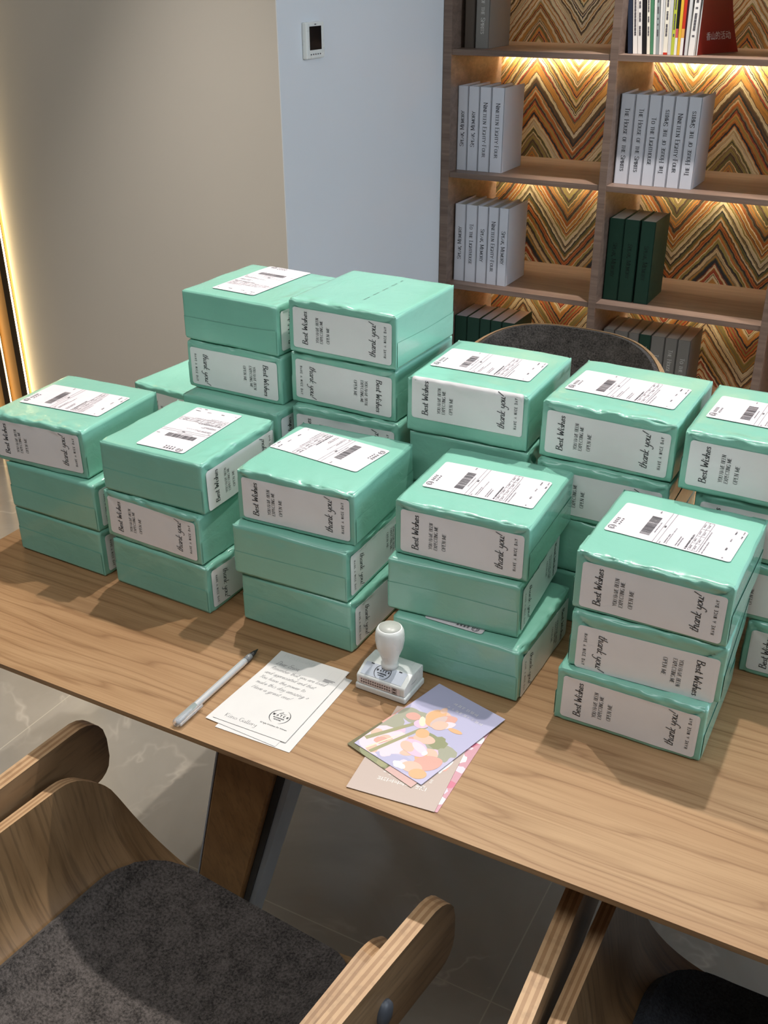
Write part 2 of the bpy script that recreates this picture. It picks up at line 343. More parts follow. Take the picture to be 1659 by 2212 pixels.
def catmull(P, n=5):
    P = np.array(P, float); Q = np.vstack([2 * P[0] - P[1], P, 2 * P[-1] - P[-2]]); out = []
    for i in range(1, len(Q) - 2):
        for k in range(n):
            t = k / n; a, b, c, d = Q[i - 1], Q[i], Q[i + 1], Q[i + 2]
            out.append(.5 * ((2 * b) + (-a + c) * t + (2 * a - 5 * b + 4 * c - d) * t * t + (-a + 3 * b - 3 * c + d) * t ** 3))
    out.append(P[-1]); return np.array(out)
def lay(s, size, font='script', track=.0, smallcaps=False, slant=0.0, serif=True):
    """polylines of a string, height `size`, starting at x = 0 on the baseline; returns (polylines, width)"""
    out = []; x = 0.0; u = size / 8.0
    for ch in s:
        if ch == ' ': x += u * (2.6 if font == 'script' else 3.2) + track; continue
        k = u
        if font == 'script': g = SCR.get(ch)
        else:
            if smallcaps and ch.islower(): k = u * .78
            g = ROM.get(ch.upper())
        if g is None: continue
        wd, ss = g.split(';')
        for st in ss.split('|'):
            sm = font == 'script'
            if st[0] == '~': sm = True; st = st[1:]
            P = np.array([[float(a) for a in p.split(',')] for p in st.split()])
            if font != 'script' and serif and not sm:
                for e in (0, -1):
                    o = P[1] if e == 0 else P[-2]
                    if abs(P[e][1] - o[1]) > abs(P[e][0] - o[0]) * 1.05 and (P[e][1] < .1 or P[e][1] > 7.9):
                        out.append(np.array([[P[e][0] - .85, P[e][1]], [P[e][0] + .85, P[e][1]]]) * k + [x, 0])
            if sm and len(P) > 2: P = catmull(P, 4 if size < .02 else 6)
            out.append(P * k + [x, 0])
        x += float(wd) * k + track
    if slant:
        out = [np.stack([p[:, 0] + slant * p[:, 1], p[:, 1]], 1) for p in out]
    return out, x - track
def ribbons(polys, wmax, thin=.35):
    V = []; F = []
    for P in polys:
        P = np.asarray(P, float)
        if len(P) < 2: continue
        d = np.gradient(P, axis=0); L = np.linalg.norm(d, axis=1, keepdims=True) + 1e-12; d = d / L
        hw = wmax / 2 * (thin + (1 - thin) * np.abs(d[:, 1:2]))
        n = np.stack([-d[:, 1], d[:, 0]], 1)
        # square off the ends by a hair
        Q = P.copy(); Q[0] -= d[0] * hw[0] * .5; Q[-1] += d[-1] * hw[-1] * .5
        a, b = Q + n * hw, Q - n * hw; base = len(V)
        for i in range(len(P)): V.append(a[i]); V.append(b[i])
        for i in range(len(P) - 1): F.append((base + 2 * i, base + 2 * i + 1, base + 2 * i + 3, base + 2 * i + 2))
    return np.array(V).reshape(-1, 2), F
class Art:
    """flat artwork in label coordinates: ribbons and filled shapes with a material index"""
    def __init__(s): s.V = []; s.F = []; s.mi = []
    def put(s, V, F, mi=0):
        b = len(s.V); s.V.extend([tuple(p) for p in V]); s.F.extend([[i + b for i in f] for f in F]); s.mi.extend([mi] * len(F))
    def rect(s, x0, x1, y0, y1, mi=0): s.put([(x0, y0), (x1, y0), (x1, y1), (x0, y1)], [(0, 1, 2, 3)], mi)
    def poly(s, pts, mi=0): s.put(pts, [list(range(len(pts)))], mi)
    def text(s, t, x, y, size, rot=0, wmax=.0006, align='c', mi=0, fit=None, thin=.35, **kw):
        P, wd = lay(t, size, **kw)
        k = 1.0
        if fit: k = fit / wd
        ox = {'l': 0, 'c': -wd * k / 2, 'r': -wd * k}[align]
        V, F = ribbons([np.stack([p[:, 0] * k, p[:, 1]], 1) for p in P], wmax, thin)
        V = V + [ox, 0]; c, sn = math.cos(rot), math.sin(rot)
        V = np.stack([V[:, 0] * c - V[:, 1] * sn + x, V[:, 0] * sn + V[:, 1] * c + y], 1); s.put(V, F, mi)
    def arc(s, cx, cy, r, a0, a1, w, mi=0, n=24, ry=None):
        a = np.linspace(R(a0), R(a1), n); P = np.stack([cx + r * np.cos(a), cy + (ry or r) * np.sin(a)], 1)
        d = np.gradient(P, axis=0); d /= np.linalg.norm(d, axis=1, keepdims=True); nn = np.stack([-d[:, 1], d[:, 0]], 1)
        hw = (w / 2 * (.25 + .75 * np.sin(np.linspace(0, math.pi, n))))[:, None] if w > 0 else -w / 2
        V = np.empty((2 * n, 2)); V[0::2] = P + nn * hw; V[1::2] = P - nn * hw
        s.put(V, [(2 * i, 2 * i + 1, 2 * i + 3, 2 * i + 2) for i in range(n - 1)], mi)
    def arr(s): return np.array(s.V, float).reshape(-1, 2)
    def build(s, name, mats, parent, fn):
        mb = MB(); mb.v = [tuple(fn(x, y)) for x, y in s.V]; mb.f = list(s.F); mb.mi = list(s.mi); mb.sm = [False] * len(s.F)
        return mb.build(name, mats, parent)
def rrect(wd, ht, r=.004, n=5):
    pts = []
    for cx, cy, a0 in ((wd / 2 - r, ht / 2 - r, 0), (-wd / 2 + r, ht / 2 - r, 90), (-wd / 2 + r, -ht / 2 + r, 180), (wd / 2 - r, -ht / 2 + r, 270)):
        for k in range(n): a = R(a0 + 90 * k / (n - 1)); pts.append((cx + r * math.cos(a), cy + r * math.sin(a)))
    return pts
def sheet_grid(wd, ht, r=.004, nx=24, ny=10):
    """grid covering a rectangle with rounded corners"""
    G = np.zeros((nx, ny, 2))
    xs = np.unique(np.concatenate([np.linspace(-wd / 2, wd / 2, nx - 8), -wd / 2 + r * np.array([.1, .3, .6, 1]), wd / 2 - r * np.array([.1, .3, .6, 1])]))[:]
    G = np.zeros((len(xs), ny, 2))
    for i, x in enumerate(xs):
        e = max(0, abs(x) - (wd / 2 - r)); hy = ht / 2 - (r - math.sqrt(max(0, r * r - e * e)))
        G[i, :, 0] = x; G[i, :, 1] = np.linspace(-hy, hy, ny)
    return G

def sticker_art(flip):
    a = Art(); h = math.pi / 2
    a.text('Best Wishes', -.0535, .0008, .0084, h, .00108, fit=.0465, thin=.42, slant=.12, mi=0)
    a.text('YOU HAVE BEEN', -.0355, .0005, .0043, h, .00047, fit=.0350, font='roman', slant=.08, thin=.4)
    a.text('EXPECTING ME', -.0290, -.0008, .0043, h, .00047, fit=.0325, font='roman', slant=.08, thin=.4)
    a.text('OPEN ME', -.0185, -.0040, .0046, h, .00047, fit=.0235, font='roman', slant=.08, thin=.4)
    a.text('thank you!', .0530, .0010, .0102, h, .00090, fit=.0455, thin=.45, slant=.25)
    a.text('HAVE A NICE DAY', .0690, .0020, .0034, h, .00048, fit=.0420, font='roman', serif=False, thin=.9, track=.0014)
    V = a.arr()
    if flip: a.V = [(-x, -y) for x, y in V]
    return a
def shipping_art(seed):
    """portrait waybill lying on its side: u runs from the logo end, v across; text reads along +v"""
    rnd = random.Random(seed); a = Art(); L, Wd = .140, .076
    X = lambda u: -L / 2 + u * L
    Y = lambda v: -Wd / 2 + v * Wd
    # courier mark and its two rows of tiny signs
    a.arc(X(.045), Y(.14), .0042, 20, 330, -.0010, 1); a.arc(X(.045), Y(.14), .0022, 200, 500, -.0009, 1)
    for k in range(4):
        y = Y(.25 + k * .058)
        for q in range(4): a.rect(X(.028) + q * .0010, X(.028) + q * .0010 + .0005, y, y + .0034 - .0008 * (q % 2), 1)
        a.rect(X(.028), X(.028) + .0042, y + .0014, y + .0019, 1); a.rect(X(.070), X(.070) + .0022, y + .0006, y + .0028, 1)
    # bar code
    y = Y(.15)
    while y < Y(.76):
        wv = rnd.choice([.0004, .0004, .0008, .0012]); a.rect(X(.265), X(.345), y, y + wv, 1); y += wv + rnd.choice([.0004, .0004, .0008])
    def line(u, v0, v1, hgt=.0014, mi=2, gap=.25):
        y = Y(v0)
        while y < Y(v1):
            wv = rnd.uniform(.0008, .002); a.rect(X(u), X(u) + hgt * rnd.uniform(.75, 1), y, min(y + wv, Y(v1)), mi); y += wv + (.0004 if rnd.random() > gap else .0012)
    line(.362, .28, .62, .0013, 2); line(.30, .90, .97, .0018, 2)
    a.rect(X(.395), X(.395) + .0005, Y(0), Y(1), 2); a.rect(X(.430), X(.430) + .0005, Y(0), Y(1), 2); a.rect(X(.402), X(.402) + .0022, Y(.50), Y(.56), 1)
    line(.445, .02, .07, .0018); line(.478, .05, .35); line(.495, .05, .58, .0012, 2, .5); line(.565, .06, .36); line(.583, .06, .33)
    line(.640, .04, .52, .0022, 1)
    for u in (.665, .700, .735): a.rect(X(u), X(u) + .0005, Y(.04), Y(.97), 2)
    for v in (.04, .27, .50, .735, .97): a.rect(X(.665), X(.735), Y(v), Y(v) + .0005, 2)
    for u in (.673, .708):
        for v in (.09, .32, .56, .80): line(u, v, v + .1, .0016)
    line(.750, .03, .72, .0013); line(.775, .03, .40, .0013)
    line(.925, .05, .08, .0018); line(.915, .30, .38, .0022, 1); line(.912, .58, .67, .0018); line(.915, .82, .93, .0018, 1)
    line(.972, .74, .82, .0018, 1); line(.972, .87, .96, .0014)
    return a

# ------------------------------------------------------------------ parcels
W0, H0 = .1685, .0731
def nz(x, y, z=0.0): return noise.noise(Vector((x, y, z)))
def front_disp(x, z, s, h):
    zt = z / h
    o = .0005 * nz(x * 22 + s, z * 30, s)
    top = max(0, (zt - .80) / .20)
    if top > 0:
        rid = 1 - abs(nz(x * 38 + s * 3, z * 26, s * 1.7)) * 2
        o += top * (.0030 * rid * (.5 + .5 * nz(x * 9, s)) + .0022 * nz(x * 60 + z * 45, z * 60, s))
        o += top * .0024 * max(0, 1 - abs(nz(x * 30 + z * 70 + s, z * 35, s * 2.1)) * 2.6) ** 2 - top * .0006
    low = max(0, (.10 - zt) / .10); o += low * .0007 * nz(x * 50 + s, s)
    ax = W0 / 2 - abs(x)
    # fold of the bag's end: a crease running in from each upper corner
    e = ax - (1 - zt) * h * 1.1
    if ax < .030: o -= .0030 * math.exp(-(e / .0022) ** 2) * min(1, (1 - zt) * 8)
    if ax < .0085: o -= .0008
    return o
def wrap_mesh(seed, h, sag=True):
    hw = W0 / 2; r0 = .0034
    def ticks(L, n): 
        e = [0, r0 * .3, r0, r0 * 2]
        return np.array(sorted(set(e + list(np.linspace(r0 * 3, L - r0 * 3, n)) + [L - q for q in e])))
    tx = ticks(W0, 44) - hw; tz = ticks(h, 20)
    mb = MB(); s = seed * 1.37
    def P(x, y, z):
        r = r0 * (1 + .5 * nz(x * 12 + s, y * 12, z * 20))
        if y < -hw + .01 and z > h * .5: r *= 1.5
        cx = min(max(x, -hw + r), hw - r); cy = min(max(y, -hw + r), hw - r); cz = min(max(z, r), h - r)
        d = Vector((x - cx, y - cy, z - cz))
        if d.length < 1e-9: return (x, y, z)
        n = d.normalized(); p = Vector((cx, cy, cz)) + n * r
        o = 0.0
        if n.y < -.3: o += front_disp(x, z, s, h) * min(1, -n.y * 1.4) * min(1, (hw - abs(x)) / .003)
        side = max(abs(n.x), max(0, n.y))
        if side > .5:
            t = y if abs(n.x) > .5 else x
            zs = h * (.47 + .05 * nz(t * 6, s)) + t * .03
            o += side * (.0004 * nz(t * 14, z * 18, s + 5))
            if z > h * .8: o += .0006 * nz(t * 45, z * 30, s)
        if n.z > .5:
            o += -.0004 + .0006 * nz(x * 11, y * 11, s)
            fr = max(0, (-y - hw + .030) / .030); bk = max(0, (y - hw + .03) / .03)
            o += (fr ** 1.5) * (-.0016 * max(0, 1 - abs(nz(x * 34 + y * 60, y * 30, s * 1.3)) * 2.8) ** 2 + .0030 * nz(x * 36 + s, y * 60, s) + .0018 * nz(x * 80 + y * 40, y * 50 + s, s)) - bk ** 2 * (.0020 * abs(nz(x * 13 + 4, s)))
            o -= .0012 * (abs(x) / hw) ** 8
            o = min(o, .0006)
        p += n * o
        return p
    def face(fn, A, B):
        G = np.array([[P(*fn(a, b)) for b in B] for a in A]); mb.grid(G, 0, True)
    face(lambda a, b: (a, b, h), tx, tx); face(lambda a, b: (a, b, 0), tx, tx)
    for sgn in (-1, 1):
        face(lambda a, b: (a, sgn * hw, b), tx, tz); face(lambda a, b: (sgn * hw, a, b), tx, tz)
    return mb, s
SHIP = {}
def parcel(x, y, z, yaw, label, side='front', flip=False, sticker=True, ship=None, h=H0, seed=1, dz=0, tilt=0, perf=False, group='mint parcels stacked on the table'):
    """side: which way the sticker end faces. ship = (x, y, rot) of the waybill on top, in the un-turned frame"""
    extra = 90 if side == 'right' else 0
    root = thing('parcel', label, 'parcel', (x, y, z), R(yaw + extra), group)
    mb, s = wrap_mesh(seed, h)
    mb.build('wrapping', M['mint'], root, weld=.00001)
    # overlapping lower half of the film, its free edge running round the three plain sides
    fb = MB(); q = W0 / 2 + .0008; rr_ = .0045; fl = []; path = []
    def seg(x_, y_): path.append((x_, y_))
    for k in range(24): seg(-q, -q + .0035 + (2 * q - .0035 - rr_) * k / 24)
    for k in range(7): a_ = R(180 - 15 * k); seg(-q + rr_ + rr_ * math.cos(a_), q - rr_ + rr_ * math.sin(a_))
    for k in range(1, 24): seg(-q + rr_ + (2 * q - 2 * rr_) * k / 24, q)
    for k in range(7): a_ = R(90 - 15 * k); seg(q - rr_ + rr_ * math.cos(a_), q - rr_ + rr_ * math.sin(a_))
    for k in range(1, 25): seg(q, q - rr_ - (2 * q - .0035 - rr_) * k / 24)
    L_ = len(path)
    for k, (x_, y_) in enumerate(path):
        a_ = k / L_ * 3
        tt_ = h * (.50 + .04 * nz(a_ * 1.3, s, 2.0)) + (.003 if seed % 2 else -.003) * math.sin(a_ * 2.1)
        fl.append([(x_, y_, .004 + (tt_ - .004) * v_) for v_ in (0, .5, .9, 1)])
    add_sheet(fb, np.array(fl), .0001, 1, [0]); fb.build('film_flap', M['mint'], root)
    if sticker:
        # a hair of tilt and shift, different on every parcel
        tl = R(tilt); cz = h * .47 + dz; cx = .001 * nz(seed, 3.3) + .0008
        ct, st = math.cos(tl), math.sin(tl)
        def on(px, pz, lift):
            X = cx + px * ct - pz * st; Z = cz + px * st + pz * ct
            zz = min(max(Z, .0025), h - .003); r_ = .005
            o = max(front_disp(X, zz, s, h), -.0002) * min(1, (W0 / 2 - abs(X)) / .003)
            q_ = Z - (h - r_)
            if q_ <= 0: return (X, -(W0 / 2 + o + lift), Z)
            an = min(q_ / r_, math.pi / 2); ex_ = max(0, q_ - r_ * math.pi / 2); cc, sc = math.cos(an), math.sin(an)
            return (X, -(W0 / 2 - r_ + (r_ + o + lift) * cc) + ex_, h - r_ + (r_ + lift + .0009) * sc)
        G2 = sheet_grid(.154, .0565, .004, 44, 22)
        G = np.array([[on(px, pz, .0007) for px, pz in row] for row in G2])
        sb = MB(); add_sheet(sb, G, -.00012, 1, [0]); st_o = sb.build('greeting_sticker', M['paper'], root)
        sticker_art(flip).build('lettering', [M['ink']], st_o, lambda a, b: on(a, b, .0011))
    if perf:
        pb = MB()
        for k in range(13):
            if k % 3 == 2: continue
            yy = -.045 + k * .0085; pb.add([(.012, yy, h + .0003), (.0128, yy, h + .0003), (.0128 + .001, yy + .0062, h + .0003), (.012 + .001, yy + .0062, h + .0003)], [(0, 1, 2, 3)])
        pb.build('perforation_line', M['dark'], root)
    if ship:
        sx, sy, rot = ship; rot = R(rot - extra); e = R(-extra)
        sx, sy = sx * math.cos(e) - sy * math.sin(e), sx * math.sin(e) + sy * math.cos(e)
        def top(a, b, lift):
            X = sx + a * math.cos(rot) - b * math.sin(rot); Y = sy + a * math.sin(rot) + b * math.cos(rot)
            return (X, Y, h + .0004 + lift + .0004 * nz(X * 11, Y * 11, s) - .0012 * min(1, abs(X) / (W0 / 2)) ** 8 * .9)
        G2 = sheet_grid(.140, .076, .0035, 22, 8)
        G = np.array([[top(a, b, .0003) for a, b in row] for row in G2])
        sb = MB(); add_sheet(sb, G, .00012, 1, [0]); so = sb.build('shipping_label', M['ship'], root)
        shipping_art(seed).build('print', [M['ink'], M['greyink'], M['softink']], so, lambda a, b: top(a, b, .0007))
    return root

TZ = .75
seedc = [0]
def P(x, y, lvl, yaw, label, h=H0, z=None, **kw):
    seedc[0] += 1
    return parcel(x, y, TZ + (lvl * (h + .0002) if z is None else z), yaw, label, seed=seedc[0], h=h, **kw)
mm = lambda a, b, r: (a / 1000, b / 1000, r)
# front row, five stacks of three
P(-1.045, 1.025, 0, -1.9, 'mint green parcel at the bottom of the leftmost front stack, plain side to the front', side='right', flip=True)
P(-1.045, 1.024, 1, -1.2, 'mint green parcel in the middle of the leftmost front stack, plain side to the front', side='right', flip=True)
P(-1.068, 1.029, 2, 2.5, 'mint green parcel with front greeting sticker, topmost of the leftmost front stack', ship=mm(0, 2, 2), tilt=.4, dz=.002)
P(-.853, 1.018, 0, -2.4, 'mint green parcel at the bottom of the second front stack from the left', side='right', flip=True)
P(-.859, 1.019, 1, -2.8, 'mint green parcel with front sticker, middle of the second front stack from left', tilt=-.8, dz=.001)
P(-.857, 1.023, 2, 0.2, 'mint green parcel topmost of the second front stack, sticker on its right side only', side='right', ship=mm(4, 0, 92), tilt=.6, dz=-.003)
P(-.641, 1.027, 0, -.8, 'mint green parcel at the bottom of the third front stack, behind the handwritten cards', side='right', flip=True)
P(-.649, 1.025, 1, 1.0, 'mint green parcel in the middle of the third front stack, behind the pen and cards', side='right', flip=True)
P(-.648, 1.040, 2, 2.0, 'mint green parcel with upside-down shipping label, topmost of the third front stack', ship=mm(-5, 16, 172), tilt=.3)
P(-.419, 1.032, 0, -.7, 'mint green parcel at the bottom of its stack, right behind the white stamp', side='right', flip=True, ship=mm(-8, -3, 90), dz=-.004)
P(-.438, 1.048, 1, 4.2, 'mint green parcel with plain front in the middle of the stack behind the stamp', side='right', flip=True)
P(-.432, 1.058, 2, 2.3, 'mint green parcel topmost of the stack behind the stamp', ship=mm(1, -2, 0), tilt=-.3, dz=-.001)
P(-.205, 1.027, 0, .4, 'mint green parcel at the bottom of the rightmost front stack, sticker reading upward', tilt=-1.0, dz=0)
P(-.200, 1.038, 1, 2.6, 'mint green parcel in the middle of the rightmost front stack, sticker upside down', flip=True, tilt=-.6, dz=-.006)
P(-.199, 1.040, 2, -.3, 'mint green parcel with shiny creased top edge, topmost of the rightmost front stack', ship=mm(-1, 6, -3), tilt=-.4, dz=-.002)
# back row
bg = 'mint parcels in the back row'
P(-1.085, 1.362, 0, -4, 'mint green parcel under another at the far left back corner of the table', group=bg)
P(-1.092, 1.357, 1, -5, 'mint green parcel with bare sunlit top at the far left back corner', group=bg)
P(-.868, 1.236, 0, 0, 'mint green parcel at the bottom of the tall left back stack', sticker=False, group=bg)
P(-.868, 1.236, 1, 0, 'mint green parcel second from the bottom of the tall left back stack', sticker=False, group=bg)
P(-.862, 1.209, 2, -1, 'mint green parcel in deep shade, third from the bottom of the tall left back stack', side='right', flip=False, group=bg)
P(-.871, 1.238, 3, -1.1, 'mint green parcel with inverted sticker, second from top of the tall left back stack', flip=True, group=bg)
P(-.870, 1.238, 4, -2.6, 'mint green parcel with shipping label, topmost of the tall left back stack', side='right', ship=mm(-9, 10, -91), group=bg)
h2 = .0757
P(-.690, 1.238, 0, 0, 'mint green parcel at the bottom of the second back stack', sticker=False, group=bg, h=h2)
P(-.690, 1.238, 1, 0, 'mint green parcel second from the bottom of the second back stack', sticker=False, group=bg, h=h2)
P(-.689, 1.234, 2, 1.5, 'mint green parcel in shade, third from the bottom of the second back stack', group=bg, h=h2)
P(-.691, 1.242, 3, -1.4, 'mint green parcel with upside-down sticker, second from top of the second back stack', flip=True, group=bg, h=h2, tilt=-.7)
P(-.688, 1.237, 4, -1.3, 'mint green parcel with a dashed line on its bare top, highest of the back row', group=bg, h=h2, tilt=-.6, perf=True)
P(-.500, 1.228, 0, 0, 'mint green parcel at the bottom of the third back stack', sticker=False, group=bg, h=h2)
P(-.500, 1.228, 1, 1, 'mint green parcel second from the bottom of the third back stack', sticker=False, group=bg, h=h2)
P(-.500, 1.232, 2, .5, 'mint green parcel with plain shaded front, just under the top of the third back stack', side='right', sticker=False, group=bg, h=h2)
P(-.504, 1.230, 3, 1.2, 'mint green parcel with sticker folded over its edge, topmost of the third back stack', ship=mm(-4, 2, 0), group=bg, h=h2, dz=.0125)
P(-.316, 1.226, 0, 0, 'mint green parcel at the bottom of the fourth back stack', group=bg, sticker=False, h=h2)
P(-.316, 1.226, 1, 0, 'mint green parcel second from the bottom of the fourth back stack', sticker=False, group=bg, h=h2)
P(-.316, 1.224, 2, -.5, 'mint green parcel with half hidden sticker, just under the top of the fourth back stack', group=bg, h=h2)
P(-.316, 1.231, 3, -.8, 'mint green parcel topmost of the fourth back stack, in front of the far chair', ship=mm(-2, -2, -2), group=bg, h=h2, tilt=-.8, dz=-.001)
P(-.034, 1.220, 0, 0, 'mint green parcel at the bottom of the stack at the right edge', group=bg, h=h2)
P(-.100, 1.222, 1, 0, 'mint green parcel second from the bottom of the stack at the right edge', group=bg, h=h2)
P(-.118, 1.226, 2, 0, 'mint green parcel under the top one of the stack at the right edge', group=bg, h=h2)
P(-.138, 1.220, 3, -.5, 'mint green parcel topmost of the stack at the right edge', ship=mm(-2, 0, -2), group=bg, h=h2, tilt=-.6)

# ------------------------------------------------------------------ room
struct('floor', MB().box(-5, 3.2, -2.5, 3.9, -.06, 0), M['floor'])
struct('wall_left', MB().box(-1.563, -1.56, 2.342, 3.76, 0, 2.9), M['white'])
struct('wall_front', MB().box(-2.62, -1.563, 2.342, 2.44, 0, 2.9), M['beige'])
struct('wall_back', MB().box(-1.56, 3.2, 3.76, 3.9, 0, 2.9), M['white'])
struct('ceiling', MB().box(-5, 3.2, -2.5, 3.9, 2.9, 2.98), M['ceil'])
# lit slat panel beside the beige wall: gold backing, dark upright fins, warm strips of light behind the fins
struct('trim_1', MB().box(-3.6, -2.621, 2.345, 2.44, 0, 2.9), M['gold'])
for k in range(6):
    x = -2.634 - k * .090
    struct('trim_%d' % (k + 2), MB().box(x - .008, x, 2.318, 2.3448, 0, 2.9).box(x, x + .0165, 2.318, 2.3210, 0, 2.9), M['slat'])
    tag(MB().box(x + .0005, x + .004, 2.3225, 2.3385, .02, 2.88).build('trim_%d' % (k + 8), M['led2' if k == 0 else 'led3']), kind='structure')

t = thing('thermostat', 'white wall thermostat with a dark screen on the pale wall', 'thermostat', (-1.5598, 2.493, 1.352))
MB().rbox(0, .014, -.043, .043, -.043, .043, .003, 2).build('body', M['wplastic'], t)
MB().box(.0141, .0148, -.029, .027, -.022, .033).build('screen', M['screen'], t)
bm_ = MB()
for k in range(5): bm_.box(.0141, .0146, -.026 + k * .011, -.021 + k * .011, -.034, -.031)
bm_.build('button_row', M['greyink'], t)
MB().box(.0141, .0146, -.004, .004, .036, .0385).build('mark', M['greyink'], t)

# ------------------------------------------------------------------ bookcase
FY, BY = 3.28, 3.70
ZB = [.160, .533, .907, 1.283, 1.660, 2.035]
XP = [(-1.558, -1.530), (-1.012, -.988), (-.462, -.438), (.088, .112)]
bc = thing('bookcase', 'built-in dark wood bookcase with lit chevron papered back along the far wall', 'bookcase')
for x0, x1 in XP: MB().box(x0, x1, FY, 3.745, 0, 2.4).build('side_panel', M['shelf'], bc)
for i in range(3):
    x0, x1 = XP[i][1], XP[i + 1][0]
    for z in ZB:
        MB().box(x0, x1, FY + .004, BY, z - .017, z).build('shelf', M['shelf'], bc)
        MB().box(x0, x1, BY - .030, BY - .022, z - .048, z - .0175).build('light_cover', M['shelf'], bc)
        MB().box(x0 + .02, x1 - .02, BY - .020, BY - .012, z - .030, z - .0185).build('light_strip', M['led'], bc)
    off = [1.398 + .302 * 8, .706 + .302 * 8, .2 + .302 * 8][i]
    # a peak of the paper sits where (x + off) is a multiple of the period
    MB().box(x0, x1, BY, BY + .012, ZB[0] - .1, 2.4).build('papered_back', m_chevron('chevron_paper', off), bc)
    MB().box(x0, x1, FY + .03, BY, .0, .08).build('plinth', M['shelf'], bc)

def book(x0, x1, z, h, mat, label, title=None, down=True, ink=None, spine_y=3.338, depth=.170, pgmat=None, cat='book', group=None, tsize=.0135, off=0, inset=None, lean=0, fit=None, hollow=True):
    g = .0006; x0 += g; x1 -= g; wd = x1 - x0; c = .0026
    if inset is None: inset = .006 if mat is M['book'] else .002
    r = thing('book', label, 'book', ((x0 + x1) / 2, spine_y, z), 0, group)
    r.rotation_euler = (0, R(lean), 0)
    cv = MB()
    cv.rbox(-wd / 2, -wd / 2 + c, 0, depth, 0, h, .0006, 1); cv.rbox(wd / 2 - c, wd / 2, 0, depth, 0, h, .0006, 1)
    cv.rbox(-wd / 2, wd / 2, 0, c, 0, h, .0008, 2)
    cv.build('cover', mat, r)
    MB().box(-wd / 2 + c, wd / 2 - c, c, depth - .006, .004, h - inset).build('pages', pgmat or M['pages'], r)
    if title:
        a = Art(); a.text(title, off, 0, tsize, 0, .0018, font='roman', smallcaps=True, thin=.4, fit={'Sp': .112, 'Ni': .170, 'Th': .186, 'To': .140}[title[:2]])
        rr = -1 if down else 1
        a.build('lettering', [ink or M['ink']], r, lambda u, v: (-rr * v - rr * tsize * .42 * -1 if False else -rr * (v - tsize * .42), -.0004, h * .5 + rr * u))
    return r
SG = 'white hardbacks in the bookcase'
def row(edges, z, h, items, group, where, **kw):
    for i, it in enumerate(items):
        book(edges[i], edges[i + 1], z, h, it[0], it[1], *it[2:], group=group, **kw)
Wt = M['book']
Sp, Ni, Ho, To = 'Speak, Memory', 'Nineteen Eighty-Four', 'The House of the Spirits', 'To the Lighthouse'
row([-1.529, -1.492, -1.452, -1.410, -1.364], .907, .263, [
    (Wt, 'white hardback with short title reading upward, against the side panel, left bay middle shelf', Sp, False),
    (Wt, 'white hardback with short title reading upward, second from the panel, left bay middle shelf', Sp, False),
    (Wt, 'white hardback with long title, second from right, left bay middle shelf', Ni, True),
    (Wt, 'white hardback with bare side showing, right end of four, left bay middle shelf', Ni, True)], SG, '')
row([-1.525, -1.484, -1.441, -1.401, -1.362, -1.326], .533, .263, [
    (Wt, 'white hardback with upward title, left end of five, left bay lower shelf', Sp, False),
    (Wt, 'white hardback with medium title, second of five, left bay lower shelf', To, True),
    (Wt, 'white hardback with short title, middle of five, left bay lower shelf', Sp, True),
    (Wt, 'white hardback with long title, fourth of five, left bay lower shelf', Ni, True),
    (Wt, 'white hardback with bare side showing, right end of five, left bay lower shelf', Sp, True)], SG, '', spine_y=3.330)
row([-.984, -.939, -.897, -.858, -.819, -.779, -.738], .907, .264, [
    (Wt, 'white hardback with long title, left end of six, right bay middle shelf', Ho, True),
    (Wt, 'white hardback with long title, second of six, right bay middle shelf', Ho, True),
    (Wt, 'white hardback with medium title, third of six, right bay middle shelf', To, True),
    (Wt, 'white hardback with title reading upward, fourth of the six on the right bay middle shelf', Ho, False),
    (Wt, 'white hardback with title reading downward, fifth of the six on the right bay middle shelf', Ni, True),
    (Wt, 'white hardback with bare side showing, right end of six, right bay middle shelf', Ho, False)], SG, '', spine_y=3.340)
GG = 'dark green hardbacks in the bookcase'
row([-.986, -.936, -.886], .533, .265, [
    (M['green'], 'dark green hardback against the panel, left of three on the right bay lower shelf', Sp, True, M['dfoil']),
    (M['green'], 'dark green hardback in the middle of three on the right bay lower shelf', Sp, True, M['dfoil'])], GG, '', spine_y=3.346)
row([-.882, -.834], .533, .265, [(M['green'], 'dark green hardback with side showing, right of three on the right bay lower shelf', Sp, True, M['dfoil'])], GG, '', spine_y=3.346)
ex = [-1.528, -1.480, -1.430, -1.388, -1.345, -1.296]
for i in range(5):
    book(ex[i], ex[i + 1], .160, .236, M['green'], ['dark green hardback at the left end of the low shelf row behind the tall stack', 'dark green hardback second from left in the low shelf row behind the tall stack',
         'dark green hardback in the middle of the low shelf row behind the tall stack', 'dark green hardback fourth from left in the low shelf row behind the tall stack', 'dark green hardback with side showing at the right end of the low shelf row'][i], group=GG, spine_y=3.36, pgmat=M['book'])
ex = [-.980, -.941, -.893, -.856, -.815, -.768, -.726, -.683]
for i in range(7):
    mat = M['green'] if i == 3 else M['greyb']
    book(ex[i], ex[i + 1], .160, .262, mat, ['grey hardback at the left end of the low shelf row behind the far chair', 'grey hardback second from left in the low shelf row behind the far chair', 'grey hardback just left of the green one on the low shelf',
         'dark green hardback among grey ones on the low shelf behind the far chair', 'grey hardback just right of the green one on the low shelf', 'grey hardback second from the right end of the low shelf row', 'grey hardback with pale title and side showing, right end of the low shelf row'][i],
         To if i in (1, 4, 6) else Ho, True, M['foil'], group='hardbacks on the low shelf behind the chair', spine_y=3.375)
book(-1.516, -1.481, 1.283, .27, M['brownb'], 'umber hardback against the panel on the left bay upper shelf', group='hardbacks on the left bay upper shelf', spine_y=3.345)
